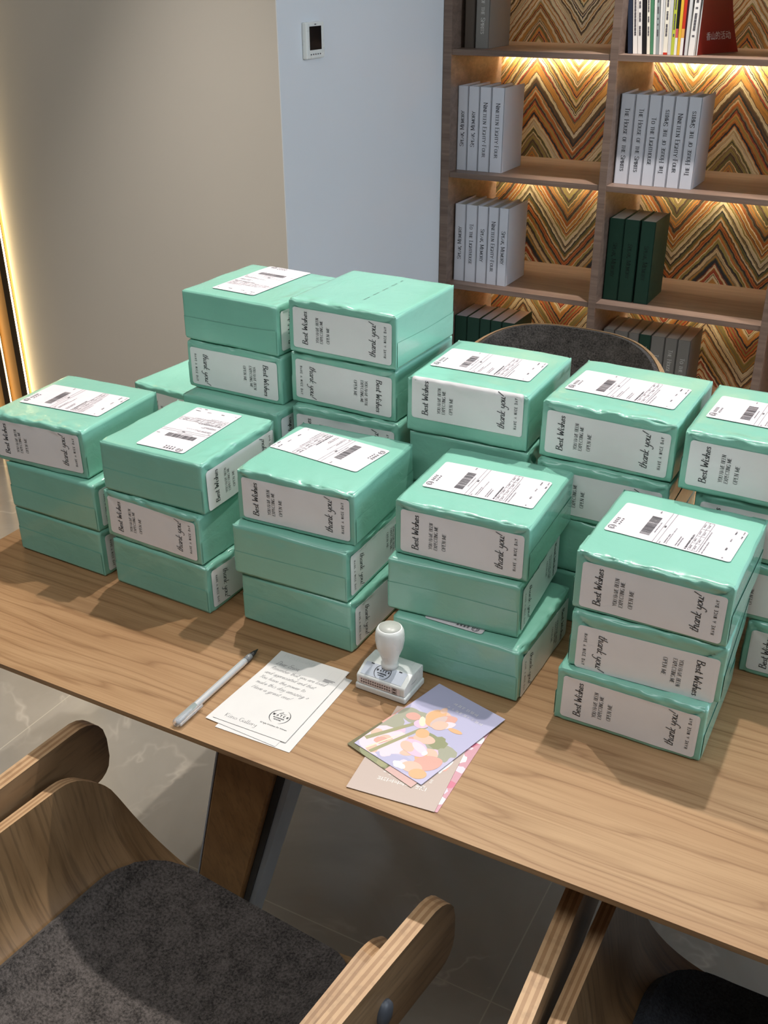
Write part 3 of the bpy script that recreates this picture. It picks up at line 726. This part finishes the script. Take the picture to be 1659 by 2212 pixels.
book(-1.478, -1.430, 1.283, .27, M['greyb'], 'grey hardback with pale title on the left bay upper shelf', Ho, True, M['foil'], group='hardbacks on the left bay upper shelf', spine_y=3.345)

# magazines
cols = dict(navy=srgb(38, 48, 66), white=srgb(232, 228, 222), cream=srgb(236, 230, 212), black=srgb(20, 18, 20), green=srgb(78, 132, 98), grey=srgb(150, 158, 156), lime=srgb(186, 196, 70),
            yellow=srgb(226, 182, 58), red=srgb(196, 52, 30), wine=srgb(58, 18, 30), pink=srgb(206, 92, 96), orange=srgb(232, 168, 80), silver=srgb(206, 206, 204))
CM = {k: plain('magazine_' + k, v, .45) for k, v in cols.items()}
mags = [('navy', -.969, -.983, .013, 'navy magazine leaning against the panel on the upper shelf', None), ('white', -.9535, -.968, .013, 'white magazine beside the leaning navy one', None), ('white', -.9395, -.955, .012, 'white magazine left of the black one', None),
        ('black', -.926, -.9405, .012, 'black magazine near the left end of the magazine row', None), ('cream', -.914, -.928, .009, 'cream magazine between the black and green ones', None), ('green', -.9035, -.917, .009, 'green magazine in the upper shelf row', None),
        ('white', -.8955, -.907, .0065, 'white magazine right of the green one', None), ('grey', -.8875, -.899, .009, 'grey magazine in the upper shelf row', None), ('white', -.879, -.889, .006, 'thin white magazine right of the grey one', None),
        ('silver', -.873, -.882, .006, 'silver spined magazine in the middle of the magazine row', None), ('cream', -.864, -.871, .012, 'thick cream magazine with a red foot on its spine', 'red'), ('silver', -.8525, -.860, .009, 'silver magazine left of the lime one', None),
        ('lime', -.843, -.848, .0095, 'lime green magazine in the upper shelf row', None), ('black', -.8345, -.839, .0075, 'black magazine with pink and white foot on its spine', 'pink'), ('yellow', -.826, -.8295, .008, 'yellow magazine in the upper shelf row', None),
        ('red', -.8175, -.820, .0085, 'red magazine with orange and white foot on its spine', 'orange'), ('wine', -.8105, -.8125, .005, 'thin wine coloured magazine in the upper shelf row', None), ('silver', -.8045, -.805, .0085, 'pale grey magazine second from the big red cover', None), ('white', -.789, -.787, .016, 'white magazine with small spine text against the big red cover', None)]
for k, (c, xb, xt, wd, lab, foot) in enumerate(mags):
    hh = [.29, .30, .30, .28][k % 4]
    r = thing('magazine', lab, 'magazine', (xb, 3.335, 1.2835), 0, 'magazines on the upper shelf')
    sh = max(-.10, min(.10, (xt - xb) / .137))
    f = lambda x, y, z: (x + sh * z, y, z)
    MB().box(-wd / 2, wd / 2, 0, .20, .0, hh).xf(f).build('cover', CM[c], r)
    MB().box(-wd / 2 + .0008, wd / 2 - .0008, .003, .2012, .001, hh - .001).xf(lambda x, y, z: (x + sh * z, y + .0005, z + .0012)).build('pages', M['pages'], r)
    if foot:
        if foot == 'red': MB().box(-wd / 2, wd / 2, -.0004, 0, .0, .006).xf(f).build('foot_band', CM['red'], r)
        else:
            MB().box(-wd / 2, wd / 2, -.0004, 0, .0, .046).xf(f).build('foot_band', CM['white'], r)
            MB().box(-wd / 2, wd / 2, -.0004, 0, .046, .070).xf(f).build('foot_band', CM[foot], r)
    if c in ('white', 'lime', 'cream', 'grey') and wd > .008:
        a = Art(); y = .05
        rr = random.Random(k)
        while y < .24:
            q = rr.uniform(.003, .010); a.rect(-wd * .22, wd * .22, y, y + q); y += q + rr.choice([.001, .002, .012])
        a.build('lettering', [M['greyink']], r, lambda u, v: (u + sh * v, -.0005, v))
# the floppy red magazine fanning out at the right end
r = thing('magazine', 'floppy red magazine fanning out at the right end of the magazine row', 'magazine', (-.778, 3.345, 1.2835), 0, 'magazines on the upper shelf')
def fan(u, v, lift=0):       # u along the depth, v height; the free edge curls to the right at the foot
    cu = u ** 1.5 * .030 * (1 + 1.6 * (1 - v) ** 2.2)
    return (cu + lift + .002, .19 * u, .30 * v + .006 * u * (1 - v) * 0)
G = np.array([[fan(u, v) for v in np.linspace(0, 1, 14)] for u in np.linspace(0, 1, 14)])
mb = MB(); add_sheet(mb, G, .003, 1, [1]); mb.build('cover', [CM['red'] if False else plain('magazine_deep_red', srgb(132, 28, 22), .4), CM['silver']], r)
G = np.array([[np.array(fan(u, v, -.004)) - [u * .002, 0, 0] for v in np.linspace(0, .99, 10)] for u in np.linspace(0, .985, 12)])
mb = MB(); add_sheet(mb, G, -.003, 1, [0]); mb.build('pages', M['pages'], r)
cu = bpy.data.curves.new('tt', 'FONT'); cu.body = '香山的活动'; cu.size = .024; cu.align_x = 'CENTER'
to = bpy.data.objects.new('tt', cu); C.objects.link(to)
bpy.context.view_layer.update()
me = bpy.data.meshes.new_from_object(to.evaluated_get(bpy.context.evaluated_depsgraph_get())); bpy.data.objects.remove(to); bpy.data.curves.remove(cu)
for v in me.vertices: v.co = Vector(fan(.58 + v.co.x / .19, .13 + v.co.y / .30, .0036))
me.materials.clear(); me.materials.append(M['foil']); me.name = 'lettering'
o = bpy.data.objects.new('lettering', me); C.objects.link(o); o.parent = r
MB().box(0, .0006, 0, .020, 0, .006).xf(lambda x, y, z: tuple(Vector(fan((y + .05) / .19, (z + .150) / .30, .0034 + x)))).build('mark', M['dark'], r)

# ------------------------------------------------------------------ table
tb = thing('table', 'long wooden table carrying the mint parcels, pen and cards', 'table', (-.1, 1.215, 0))
x0, x1, y0, y1 = -1.083, 1.25, -.500, .505
mb = MB(); e = .034
mb.add([(x0, y0, TZ), (x1, y0, TZ), (x1, y1, TZ), (x0, y1, TZ), (x0 - 0, y0, TZ - .007), (x1, y0, TZ - .007), (x1, y1, TZ - .007), (x0, y1, TZ - .007),
        (x0 + e, y0 + e, TZ - .026), (x1 - e, y0 + e, TZ - .026), (x1 - e, y1 - e, TZ - .026), (x0 + e, y1 - e, TZ - .026)],
       [(0, 1, 2, 3), (0, 4, 5, 1), (1, 5, 6, 2), (2, 6, 7, 3), (3, 7, 4, 0), (4, 8, 9, 5), (5, 9, 10, 6), (6, 10, 11, 7), (7, 11, 8, 4), (11, 10, 9, 8)])
mb.build('tabletop', M['table'], tb)
def table_leg(xt, yt, sx, sy):
    """square tapering leg splayed outward; sx, sy give the outward side"""
    wx, wy = .040, .028; H = TZ - .0265; dx, dy = .37 * H * sx, -.22 * H * sy
    def f(x, y, z):
        k = 1 - z / H; tp = 1 - .12 * k
        return (xt + x * tp + dx * k, yt + y * tp + dy * k, z)
    lg = MB().rbox(-wx, wx, -wy, wy, 0, H, .003, 2).xf(f).build('leg', M['legw'], tb)
    o = -sx
    MB().box(-wx - .0022, -wx - .0002, -wy, wy - .03, .002, H - .002).xf(f).build('metal_edge', M['legedge'], lg)
    MB().box(wx + .0003, wx + .0100, -wy + .010, wy - .002, .002, H - .002).xf(f).build('metal_edge', M['dark'], lg)
    MB().box(wx + .0103, wx + .0190, -wy + .013, wy, .002, H - .002).xf(f).build('metal_edge', M['legedge'], lg)
table_leg(-.486, -.440, -1, -1); table_leg(-.486, .440, -1, 1); table_leg(.62, -.440, 1, -1); table_leg(.62, .440, 1, 1)

# ------------------------------------------------------------------ chairs
def chair(loc, rz, label, pad='felt'):
    r = thing('armchair', label, 'chair', loc, rz, 'bent plywood armchairs around the table')
    # shell: flat seat turning up into two side wings
    a, Rr, z0, top = .096, .112, .453, .632; th = R(80)
    def cs(s):
        q = abs(s); sg = 1 if s >= 0 else -1
        if q <= a: return sg * q, z0
        if q <= a + Rr * th:
            t = (q - a) / Rr; return sg * (a + Rr * math.sin(t)), z0 + Rr * (1 - math.cos(t))
        d = q - a - Rr * th; return sg * (a + Rr * math.sin(th) + d * math.cos(th)), z0 + Rr * (1 - math.cos(th)) + d * math.sin(th)
    smax = a + Rr * th + (top - z0 - Rr * (1 - math.cos(th))) / math.sin(th)
    def uq(a_): a_ = np.sort(a_); return a_[np.concatenate([[True], np.diff(a_) > 4e-4])]
    ss = uq(np.concatenate([np.linspace(-smax, smax, 41), smax - .05 * np.array([0, .02, .06, .14, .25, .4, .6, .8]), -smax + .05 * np.array([.0001, .02, .06, .14, .25, .4, .6, .8])]))
    def surf(ss, yf, yb, lift=0, rf=.058, sm=smax, n=26):
        G = []
        for s in ss:
            x, z = cs(s); q = abs(s)
            c = max(0, q - (sm - rf)); k = rf - math.sqrt(max(0, rf * rf - c * c))
            sl = .052 * max(0, min(1, (z - z0) / .16)) ** 1.3        # the wing's front edge runs back as it rises
            f, b = yf - k - sl, yb + k
            row_ = []
            for v in np.linspace(0, 1, n):
                y = b + (f - b) * v
                dip = -.010 * max(0, 1 - (q / .19) ** 2) ** 2 * math.sin(math.pi * v)
                row_.append((x, y, z + dip))
            G.append(row_)
        return np.array(G)
    G = surf(ss, .214, -.215)
    mb = MB(); add_sheet(mb, G, -.017, 5, [1, 2]); mb.build('seat_shell', [M['veneers'], M['ply'], M['plyd']], r)
    # pad follows the shell
    sm = .196
    ss2 = uq(np.concatenate([np.linspace(-sm, sm, 33), sm - .09 * np.array([0, .01, .05, .12, .25, .45, .7]), -sm + .09 * np.array([0, .01, .05, .12, .25, .45, .7])]))
    G2 = surf(ss2, .207, -.205, 0, .09, sm)
    L, n = thick(G2, .016, 1); G2 = L[0] + n * .0012
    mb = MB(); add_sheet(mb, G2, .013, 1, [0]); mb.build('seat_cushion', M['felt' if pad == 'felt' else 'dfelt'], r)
    # band: arms joined by the backrest
    hx = .243; Rb = .185
    pts = []
    La = .345
    for k in np.concatenate([[0, .004, .01, .018, .028, .04], np.linspace(.055, La, 12)]):
        pts.append((hx + .016 * (1 - k / La) ** 2 * 0 + .014 * (1 - k / La), .215 - k, 'a', k))
    for ph in np.linspace(0, 180, 49)[1:-1]:
        pts.append((hx * math.copysign(abs(math.cos(R(ph))) ** .8, math.cos(R(ph))), -.13 - Rb * math.sin(R(ph)) ** .8, 'b', ph))
    for q in pts[:18][::-1]: pts.append((-q[0], q[1], 'a', q[3]))
    nz_ = 16; Gm = []
    for x, y, kd, k in pts:
        if kd == 'a':
            zt, zb = .662, .560
            if k < .045: e = .045 - k; zt -= .045 - math.sqrt(.045 ** 2 - e * e)
            if k < .028: e = .028 - k; zb += .028 - math.sqrt(.028 ** 2 - e * e)
            if zb > zt - .004: zb = zt - .004
            f = 0
        else:
            q = min(k, 180 - k) / 90; f = 1 - (1 - q) ** 2.6
            zt, zb = .662 + .16 * f, .560 - .03 * f
        Gm.append([(x, y - .05 * f * max(0, (z - .60)) / .25, z) for z in np.linspace(zb, zt, nz_)])
    Gm = np.array(Gm)
    mb = MB(); add_sheet(mb, Gm, np.array([-.020 if q[2] == 'a' else -.020 + .012 * min(1, min(q[3], 180 - q[3]) / 45) for q in pts]), 5, [1, 2]); bd = mb.build('arm_band', [M['veneer'], M['ply'], M['plyd']], r)
    # felt on the inside of the back
    idx = [i for i, q in enumerate(pts) if q[2] == 'b' and 22 < q[3] < 158]
    Gb = Gm[idx]
    tt = np.linspace(.03, .994, nz_)
    Gp = np.array([[[np.interp(t, np.linspace(0, 1, nz_), row_[:, c]) for c in range(3)] for t in tt] for row_ in Gb])
    L, n = thick(Gp, 1, 1)
    mb = MB(); add_sheet(mb, Gp + n * .0013, .010, 1, [0]); mb.build('back_cushion', M['felt' if pad == 'felt' else 'dfelt'], r)
    for sx in (-1, 1):
        b = MB(); b.lathe([(.0005, .0085), (.006, .0080), (.0108, .0056), (.0122, 0), (.0122, -.004)], 20)
        b.xf(lambda x, y, z: (sx * (.2705 + z), y + .082, .606 + x * 1.45)); b.build('bolt_cap', M['bolt'], r)
    for sx in (-1, 1):
        for sy in (-1, 1):
            l = MB(); prof = [(.012, 0), (.0165, .2), (.019, .39), (.019, .415)]
            l.lathe(prof, 18); l.xf(lambda x, y, z: (x + sx * (.10 + .07 * (1 - z / .4)), y + sy * (.12 + .06 * (1 - z / .4)), z)); l.build('leg', M['veneer'], r)
    u = MB().rbox(-.15, .15, -.15, .15, .405, .4195, .004, 2).build('under_frame', M['dark'], r)
    return r
chair((-.608, .545, 0), R(-5), 'bent plywood armchair with charcoal felt seat, nearest at lower left')
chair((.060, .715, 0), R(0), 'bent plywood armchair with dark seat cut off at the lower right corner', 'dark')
chair((-.675, 1.78, 0), R(180), 'armchair with felt back and thin wood rim on the far side of the table')

# ------------------------------------------------------------------ things on the table
p = thing('pen', 'translucent frosted pen with clear cap lying near the table edge', 'pen', (-.6655, .803, TZ + .0052), R(0))
ax = lambda x, y, z: (x, z, y)          # lathe axis along Y
MB().lathe([(.0038, -.050), (.0042, -.048), (.0042, .052), (.0040, .056)], 24).xf(ax).build('barrel', M['frost'], p)
MB().lathe([(.0012, -.072), (.0012, .05)], 12).xf(ax).build('refill', M['silver'] if 'silver' in M else CM['silver'], p)
MB().lathe([(.0041, .0562), (.0041, .066), (.0036, .068)], 24).xf(ax).build('grip_ring', plain('smoke_plastic', srgb(120, 122, 122), .25), p)
MB().lathe([(.0035, .0682), (.0026, .076), (.0012, .081), (.0006, .084)], 20).xf(ax).build('tip', M['dark'], p)
MB().lathe([(.0030, -.083), (.0050, -.082), (.0052, -.079), (.0052, -.046), (.0047, -.0455), (.0044, -.046), (.0044, -.078), (.0010, -.080)], 24, cap=False).xf(ax).build('cap', M['clear'], p)
MB().rbox(.0056, .0078, -.082, -.040, -.0015, .0018, .0006, 1).build('clip', M['clear'], p)

def flat_card(label, cx, cy, z, rz, wd=.100, ht=.148, mat=None, th=.0004, curl=0, name='card', cat='card', group=None, corner=.0008):
    r = thing(name, label, cat, (cx, cy, z), R(rz), group)
    mb = MB(); 
    G = sheet_grid(wd, ht, corner, 16, 14)
    Z = lambda a, b: th + curl * (abs(b) / (ht / 2)) ** 2
    G3 = np.array([[(a, b, Z(a, b)) for a, b in row_] for row_ in G])
    add_sheet(mb, G3, -th, 1, [0]); o = mb.build('sheet', mat, r)
    return r, o, Z
HG = 'handwritten white cards in a small stack'
flat_card('white card at the bottom of the handwritten stack, sticking out at the right', -.578, .8175, TZ + .0003, 1.5, mat=M['card'], group=HG)
flat_card('white card in the middle of the handwritten stack, turned slightly', -.592, .8215, TZ + .0010, -2.5, mat=M['card'], group=HG)
r, o, Z = flat_card('handwritten white card on top of its stack beside the pen', -.589, .829, TZ + .0018, .8, mat=M['card'], group=HG)
a = Art()
hand = [('Dear Erica,', -.041, .047, .034), ('Remember that you are loved', -.042, .036, .079), ('and appreciated and that', -.044, .0255, .072), ('You have the power to', -.045, .0150, .066),
        ('make this day amazing ~', -.043, .0045, .074), ('Have a great one!', -.042, -.0065, .055)]
for s_, x, y, wd in hand: a.text(s_, x, y, .0062 if s_[0] not in 'D' else .0075, R(-1.2), .00042, 'l', fit=wd, thin=.75, slant=.35, mi=0)
a.build('handwriting', [M['penink']], o, lambda x, y: (x, y, Z(x, y) + .0001))
def watch_logo(a, cx, cy, rr, mi=0, full=True):
    a.arc(cx, cy, rr, 110, 250, rr * .09, mi); a.arc(cx, cy, rr, -70, 70, rr * .09, mi)
    a.text('WATCH', cx, cy + rr * .02, rr * .24, 0, rr * .075, fit=rr * 1.62, font='roman', serif=False, track=rr * .2, thin=.9, mi=mi)
    P_ = catmull([(-.30, .38), (-.02, .70), (-.05, .42), (-.28, .36), (.02, .50), (.12, .42), (.20, .50), (.28, .42), (.46, .50)], 6) * rr + [cx, cy]
    V, F = ribbons([P_], rr * .035, .6); a.put(V, F, mi)
    a.text('WATCHWITHSUN', cx, cy - rr * .30, rr * .14, 0, rr * .035, fit=rr * 1.15, font='roman', serif=False, thin=.9, mi=mi)
    a.text('CHIC WATCHES', cx, cy - rr * .55, rr * .11, 0, rr * .03, fit=rr * .78, font='roman', serif=False, thin=.9, mi=mi)
a = Art(); watch_logo(a, .020, -.0385, .0125)
a.text('Old Style Watches for Women', .0225, -.0570, .0021, 0, .00035, fit=.036, font='script', thin=.8)
a.build('logo', [M['ink']], o, lambda x, y: (x, y, Z(x, y) + .0001))
a = Art(); a.text('Kiino Gallery', -.017, -.0665, .0062, 0, .0005, fit=.044, font='script', thin=.3)
for k in range(4): 
    q = [(.031, .050), (.031, .066), (.044, .066), (.044, .050)]
    V, F = ribbons([np.array([q[k], q[(k + 1) % 4]])], .0004, 1); a.put(V, F, 1)
for k in range(3):
    y = .0485 - k * .0021
    a.rect(.0295, .0295 + (.015, .013, .009)[k], y - .0016, y - .0006, 0)
a.text('POSTCARD', -.018, .064, .006, 0, .0006, fit=.045, font='roman', thin=.4, mi=1)
a.build('print', [M['greyink'], M['emboss']], o, lambda x, y: (x, y, Z(x, y) + .0001))

# picture cards: flat prints
PG = 'picture cards fanned on the table'
mcol = lambda n, *c: plain('print_' + n, srgb(*c), .42)
pk = dict(pink=mcol('pink', 204, 152, 162), rose=mcol('rose', 206, 120, 140), blush=mcol('blush', 206, 182, 176), white=mcol('white', 240, 234, 228), beige=mcol('beige', 190, 171, 160), olive=mcol('olive', 110, 104, 70),
          leaf=mcol('leaf', 142, 144, 108), peach=mcol('peach', 222, 184, 164), orange=mcol('orange', 220, 172, 128), lav=mcol('lavender', 180, 176, 203), lav2=mcol('pale_lavender', 190, 183, 207), dpk=mcol('dusty_rose', 206, 168, 160),
          stem=mcol('stem', 158, 154, 116), salmon=mcol('salmon', 214, 162, 148), petal=mcol('petal', 220, 186, 206), petal2=mcol('petal_light', 232, 206, 214), sage=mcol('sage', 162, 160, 140), cream=mcol('cream', 232, 222, 192))
def blob(cx, cy, rx, ry, rot=0, n=18, tip=0.0, sd=0, rough=.0):
    out = []
    for k in range(n):
        t = 2 * math.pi * k / n; x = rx * math.cos(t); y = ry * math.sin(t)
        if tip: x *= 1 - tip * max(0, math.sin(t)) ** 2
        q = 1 + rough * noise.noise(Vector((math.cos(t) * 1.5 + sd, math.sin(t) * 1.5, sd))); x *= q; y *= q
        c, s = math.cos(R(rot)), math.sin(R(rot)); out.append((cx + x * c - y * s, cy + x * s + y * c))
    return out
def clip(pts, hx=.0498, hy=.0738):
    return [(min(max(x, -hx), hx), min(max(y, -hy), hy)) for x, y in pts]
def picture(o, Z, layers, name='picture'):
    mats = []; mb = MB()
    for k, (pts, m) in enumerate(layers):
        if m not in mats: mats.append(m)
        pts = clip(pts); b = [(x, y, Z(x, y) + .00005 + .000005 * (k + 1)) for x, y in pts]
        mb.add(b, [list(range(len(b)))], mats.index(m))
    return mb.build(name, [pk[m] for m in mats], o)
r, o, Z = flat_card('pink and white picture card showing as a strip under the beige card', -.3915, .812, TZ + .0003, 1.0, mat=pk['pink'], group=PG)
L = []
for k in range(16): L.append((blob(.040 + .006 * math.sin(k * 2.1), -.066 + k * .009, .008, .005, k * 50, 12, 0, k, .6), ['rose', 'white', 'pink', 'petal2'][k % 4]))
picture(o, Z, L)
r, o, Z = flat_card('beige picture card with white handwriting, lowest edge nearest the table edge', -.4005, .806, TZ + .0010, 6.0, mat=pk['beige'], group=PG)
L = [(blob(.030, .006, .012, .017, 10, 20, .3), 'orange'), (blob(.036, .002, .006, .015, 10, 16, .3), 'salmon'), (blob(.027, -.004, .003, .012, 30, 12), 'white'), (blob(.034, -.006, .003, .012, 5, 12), 'white'), (blob(.039, -.003, .0025, .011, -20, 12), 'white'),
     (blob(-.045, .024, .006, .010, 0), 'orange'), (blob(-.020, .000, .006, .005, 20, 14, 0, 2, .5), 'white')]
picture(o, Z, L)
def squiggles(a, x0, y0, n, dx, dy, sz, seed, mi=0):
    rr = random.Random(seed); x, y = x0, y0
    for k in range(n):
        nq = rr.choice([2, 3, 3])
        for q in range(nq):          # short separate strokes, stacked or side by side like brushed syllables
            yy = y + (q - (nq - 1) / 2) * sz * .34; a0, a1 = rr.uniform(-.42, -.2), rr.uniform(.1, .36)
            if q == 1: a0, a1 = a0 + .12, a1 - .06
            P_ = np.array([(x + a0 * sz, yy + rr.uniform(-.05, .05) * sz), (x + (a0 + a1) / 2 * sz, yy + rr.uniform(-.07, .07) * sz), (x + a1 * sz, yy + rr.uniform(-.06, .06) * sz)])
            V, F = ribbons([P_], sz * .13, .9); a.put(V, F, mi)
        if rr.random() < .5:
            xx = x + sz * .46; V, F = ribbons([np.array([(xx, y - sz * .42), (xx + sz * .03, y + sz * .42)])], sz * .13, .9); a.put(V, F, mi)
        x += dx; y += dy
a = Art(); squiggles(a, -.020, -.036, 8, .0066, -.0012, .0062, 3); squiggles(a, -.022, -.048, 9, .0062, .0002, .0058, 5); squiggles(a, -.006, -.025, 6, .0075, -.0015, .0058, 9)
a.build('handwriting', [pk['white']], o, lambda x, y: (x, y, Z(x, y) + .00012))
r, o, Z = flat_card('olive and dusty rose picture card just under the tulip card', -.4065, .843, TZ + .0018, -17.0, mat=pk['olive'], group=PG)
picture(o, Z, [([(.010, -.074), (.05, -.074), (.05, -.03), (.012, -.03)], 'dpk'), (blob(-.012, -.066, .022, .012, 0, 14, 0, 1, .5), 'leaf'), (blob(.0, -.068, .006, .008, 30), 'stem'), ([(-.05, -.02), (-.042, -.02), (-.042, .074), (-.05, .074)], 'salmon')])
r, o, Z = flat_card('tulip photo card with lavender sky, top of the picture cards by the stamp', -.4020, .850, TZ + .0026, -14.6, mat=pk['lav'], group=PG)
L = [([(-.05, -.074), (.05, -.074), (.05, -.012), (.03, -.004), (.01, -.012), (-.012, .006), (-.03, .02), (-.05, .024)], 'lav2'),
     (blob(.030, -.018, .026, .011, -12, 22, 0, 4, .6), 'sage'), (blob(.016, -.010, .016, .010, 0, 20, 0, 7, .6), 'leaf'), (blob(-.034, .008, .020, .012, 20, 20, 0, 3, .6), 'sage'), (blob(-.044, -.020, .014, .020, 20, 20, 0, 8, .5), 'sage'), (blob(-.030, -.050, .030, .022, 0, 22, 0, 5, .5), 'petal2'),
     (blob(.010, -.064, .026, .010, 10, 20, 0, 6, .5), 'lav')]
rr = random.Random(4)
for k in range(15): L.append((blob(-.046 + rr.random() * .075, -.072 + rr.random() * .052, .0075, .005 + rr.random() * .004, rr.uniform(20, 90), 16, .2, k, .3), rr.choice(['peach', 'salmon', 'petal', 'blush', 'orange', 'petal2'])))
L += [([(-.050, -.058), (-.044, -.060), (-.012, .014), (-.016, .016)], 'stem'), ([(-.030, -.072), (-.025, -.073), (-.006, .002), (-.010, .004)], 'stem'), ([(-.036, -.070), (-.034, -.071), (-.018, -.020), (-.021, -.026)], 'cream'),
      (blob(-.032, .006, .009, .007, 25, 18, .2), 'salmon'), (blob(-.016, .002, .009, .008, 30, 18, .2), 'petal'), (blob(-.018, .006, .004, .009, 40, 14, .3), 'cream'),
      (blob(.004, -.016, .013, .008, 20, 20, .1), 'peach'), (blob(-.004, -.010, .008, .008, 30, 18), 'orange'),
      (blob(-.006, .022, .018, .016, -20, 26, .1, 3, .15), 'peach'), (blob(-.012, .024, .010, .014, -10, 22, .3), 'orange'), (blob(.002, .026, .009, .013, -30, 22, .3), 'salmon'), (blob(.008, .020, .006, .010, -35, 18, .3), 'petal2'), (blob(.021, .018, .009, .0035, 10, 16), 'orange'), (blob(-.012, .038, .004, .006, 10, 14, .5), 'peach'),
      (blob(-.012, .016, .007, .012, 20, 20, .3), 'orange'), (blob(-.004, .019, .006, .013, -8, 20, .4), 'blush'), (blob(.002, .014, .008, .010, -30, 20, .3), 'peach'), (blob(.006, -.034, .017, .0115, -12, 26, .1), 'petal'), (blob(-.002, -.038, .010, .007, -20, 20, .1), 'peach'), (blob(.010, -.031, .012, .0055, -14, 20, .1), 'petal2'), (blob(.020, -.034, .003, .004, 0, 12), 'white'),
      (blob(.033, -.044, .012, .017, -35, 24, .2), 'salmon'), (blob(.024, -.060, .012, .009, 20, 22, .1), 'peach'), (blob(.036, -.064, .010, .008, 30, 20, .1), 'orange'), (blob(.012, -.067, .008, .005, 0, 18, 0, 9, .4), 'white')]
picture(o, Z, L)
a = Art(); squiggles(a, -.010, .056, 6, .006, .0002, .0045, 21); squiggles(a, -.012, .047, 9, .0058, .0000, .0040, 22)
a.build('lettering', [pk['white']], o, lambda x, y: (x, y, Z(x, y) + .00035))

# stamp
s = thing('hand_stamp', 'white self-inking hand stamp with bulb handle beside the tulip card', 'stamp', (-.4845, .9055, TZ), R(-1.5))
b = MB(); b.rbox(-.0345, .0345, -.0250, .0250, .0005, .0095, .0022, 3); b.build('base', M['wplastic'], s)
# body with sloping front top
prof = [(-.0235, .0100), (.0235, .0100), (.0235, .0285), (.0200, .0300), (-.0040, .0300), (-.0222, .0225), (-.0238, .0205)]
G = MB(); n = len(prof)
bmx = bmesh.new(); vs0 = [bmx.verts.new((-.033, y, z)) for y, z in prof]; vs1 = [bmx.verts.new((.033, y, z)) for y, z in prof]
bmx.faces.new(vs0); bmx.faces.new(vs1[::-1])
for k in range(n): bmx.faces.new((vs0[k], vs1[k], vs1[(k + 1) % n], vs0[(k + 1) % n]))
bmesh.ops.recalc_face_normals(bmx, faces=bmx.faces); bmesh.ops.bevel(bmx, geom=bmx.edges[:], offset=.0012, segments=3, profile=.5, affect='EDGES')
bmx.verts.index_update(); G.add([v.co for v in bmx.verts], [[v.index for v in f.verts] for f in bmx.faces]); bmx.free()
G.build('body', M['wplastic'], s)
sl = Vector((0, -.0182, -.0075)).normalized(); nrm = Vector((0, sl.z, -sl.y)); nrm = nrm if nrm.z > 0 else -nrm
def slope(u, v, lift=.0004): 
    q = Vector((u, -.0131, .02625)) + sl * (-v) + nrm * lift; return tuple(q)
def front(u, v, lift=.0004): return (u, -.0237 - lift, .0150 + v)
mb = MB(); mb.add([slope(-.029, -.0088), slope(.027, -.0088), slope(.027, .0095), slope(-.029, .0095)], [(0, 1, 2, 3)]); mb.build('window_label', M['window'], s)
mb = MB(); mb.add([front(-.029, -.0045), front(.027, -.0045), front(.027, .0048), front(-.029, .0048)], [(0, 1, 2, 3)]); mb.build('front_label', plain('label_pink_white', srgb(226, 214, 212), .4), s)
a = Art(); watch_logo(a, -.003, .001, .0105); a.rect(-.022, -.018, .0078, .0092); a.rect(.016, .020, .0078, .0092); a.build('logo', [M['ink']], s, lambda x, y: slope(x, y, .0007))
a = Art(); rr = random.Random(11)
for rw, (yy, hh) in enumerate(((.0012, .0024), (-.0026, .0028))):
    x = -.0265
    while x < .014:
        for q in range(3): a.rect(x + q * .0008, x + q * .0008 + .0004, yy + rr.random() * .0006, yy + hh)
        a.rect(x, x + .0020, yy + hh * .45, yy + hh * .6); x += .0032
for k in range(4): 
    q = [(.0165, -.0040), (.0165, .0044), (.0225, .0044), (.0225, -.0040)]; V, F = ribbons([np.array([q[k], q[(k + 1) % 4]])], .0004, 1); a.put(V, F, 0)
for yy in (.0010, -.0030):
    for q in range(3): a.rect(.0176 + q * .0014, .0186 + q * .0014, yy, yy + .0026)
    a.rect(.0174, .0216, yy + .0010, yy + .0016)
a.build('print', [plain('stamp_print', srgb(70, 52, 56), .5)], s, lambda x, y: front(x, y, .0007))
h = MB(); h.lathe([(.0105, .0302), (.0108, .0355), (.0098, .0362), (.0098, .0395), (.0118, .0470), (.0160, .0580), (.0176, .0680), (.0176, .0745), (.0168, .0810), (.0148, .0850), (.0136, .0858)], 44); hd = h.build('handle', M['wplastic'], s)
MB().lathe([(.0132, .0859), (.0130, .0864), (.0005, .0866)], 40).build('cap_disc', M['gplastic'], hd)
a = Art(); a.arc(0, 0, .0076, 195, 345, .0005, 0, ry=.0022); a.build('side_mark', [M['greyink']], s, lambda x, y: (.0333, x, .020 + y))
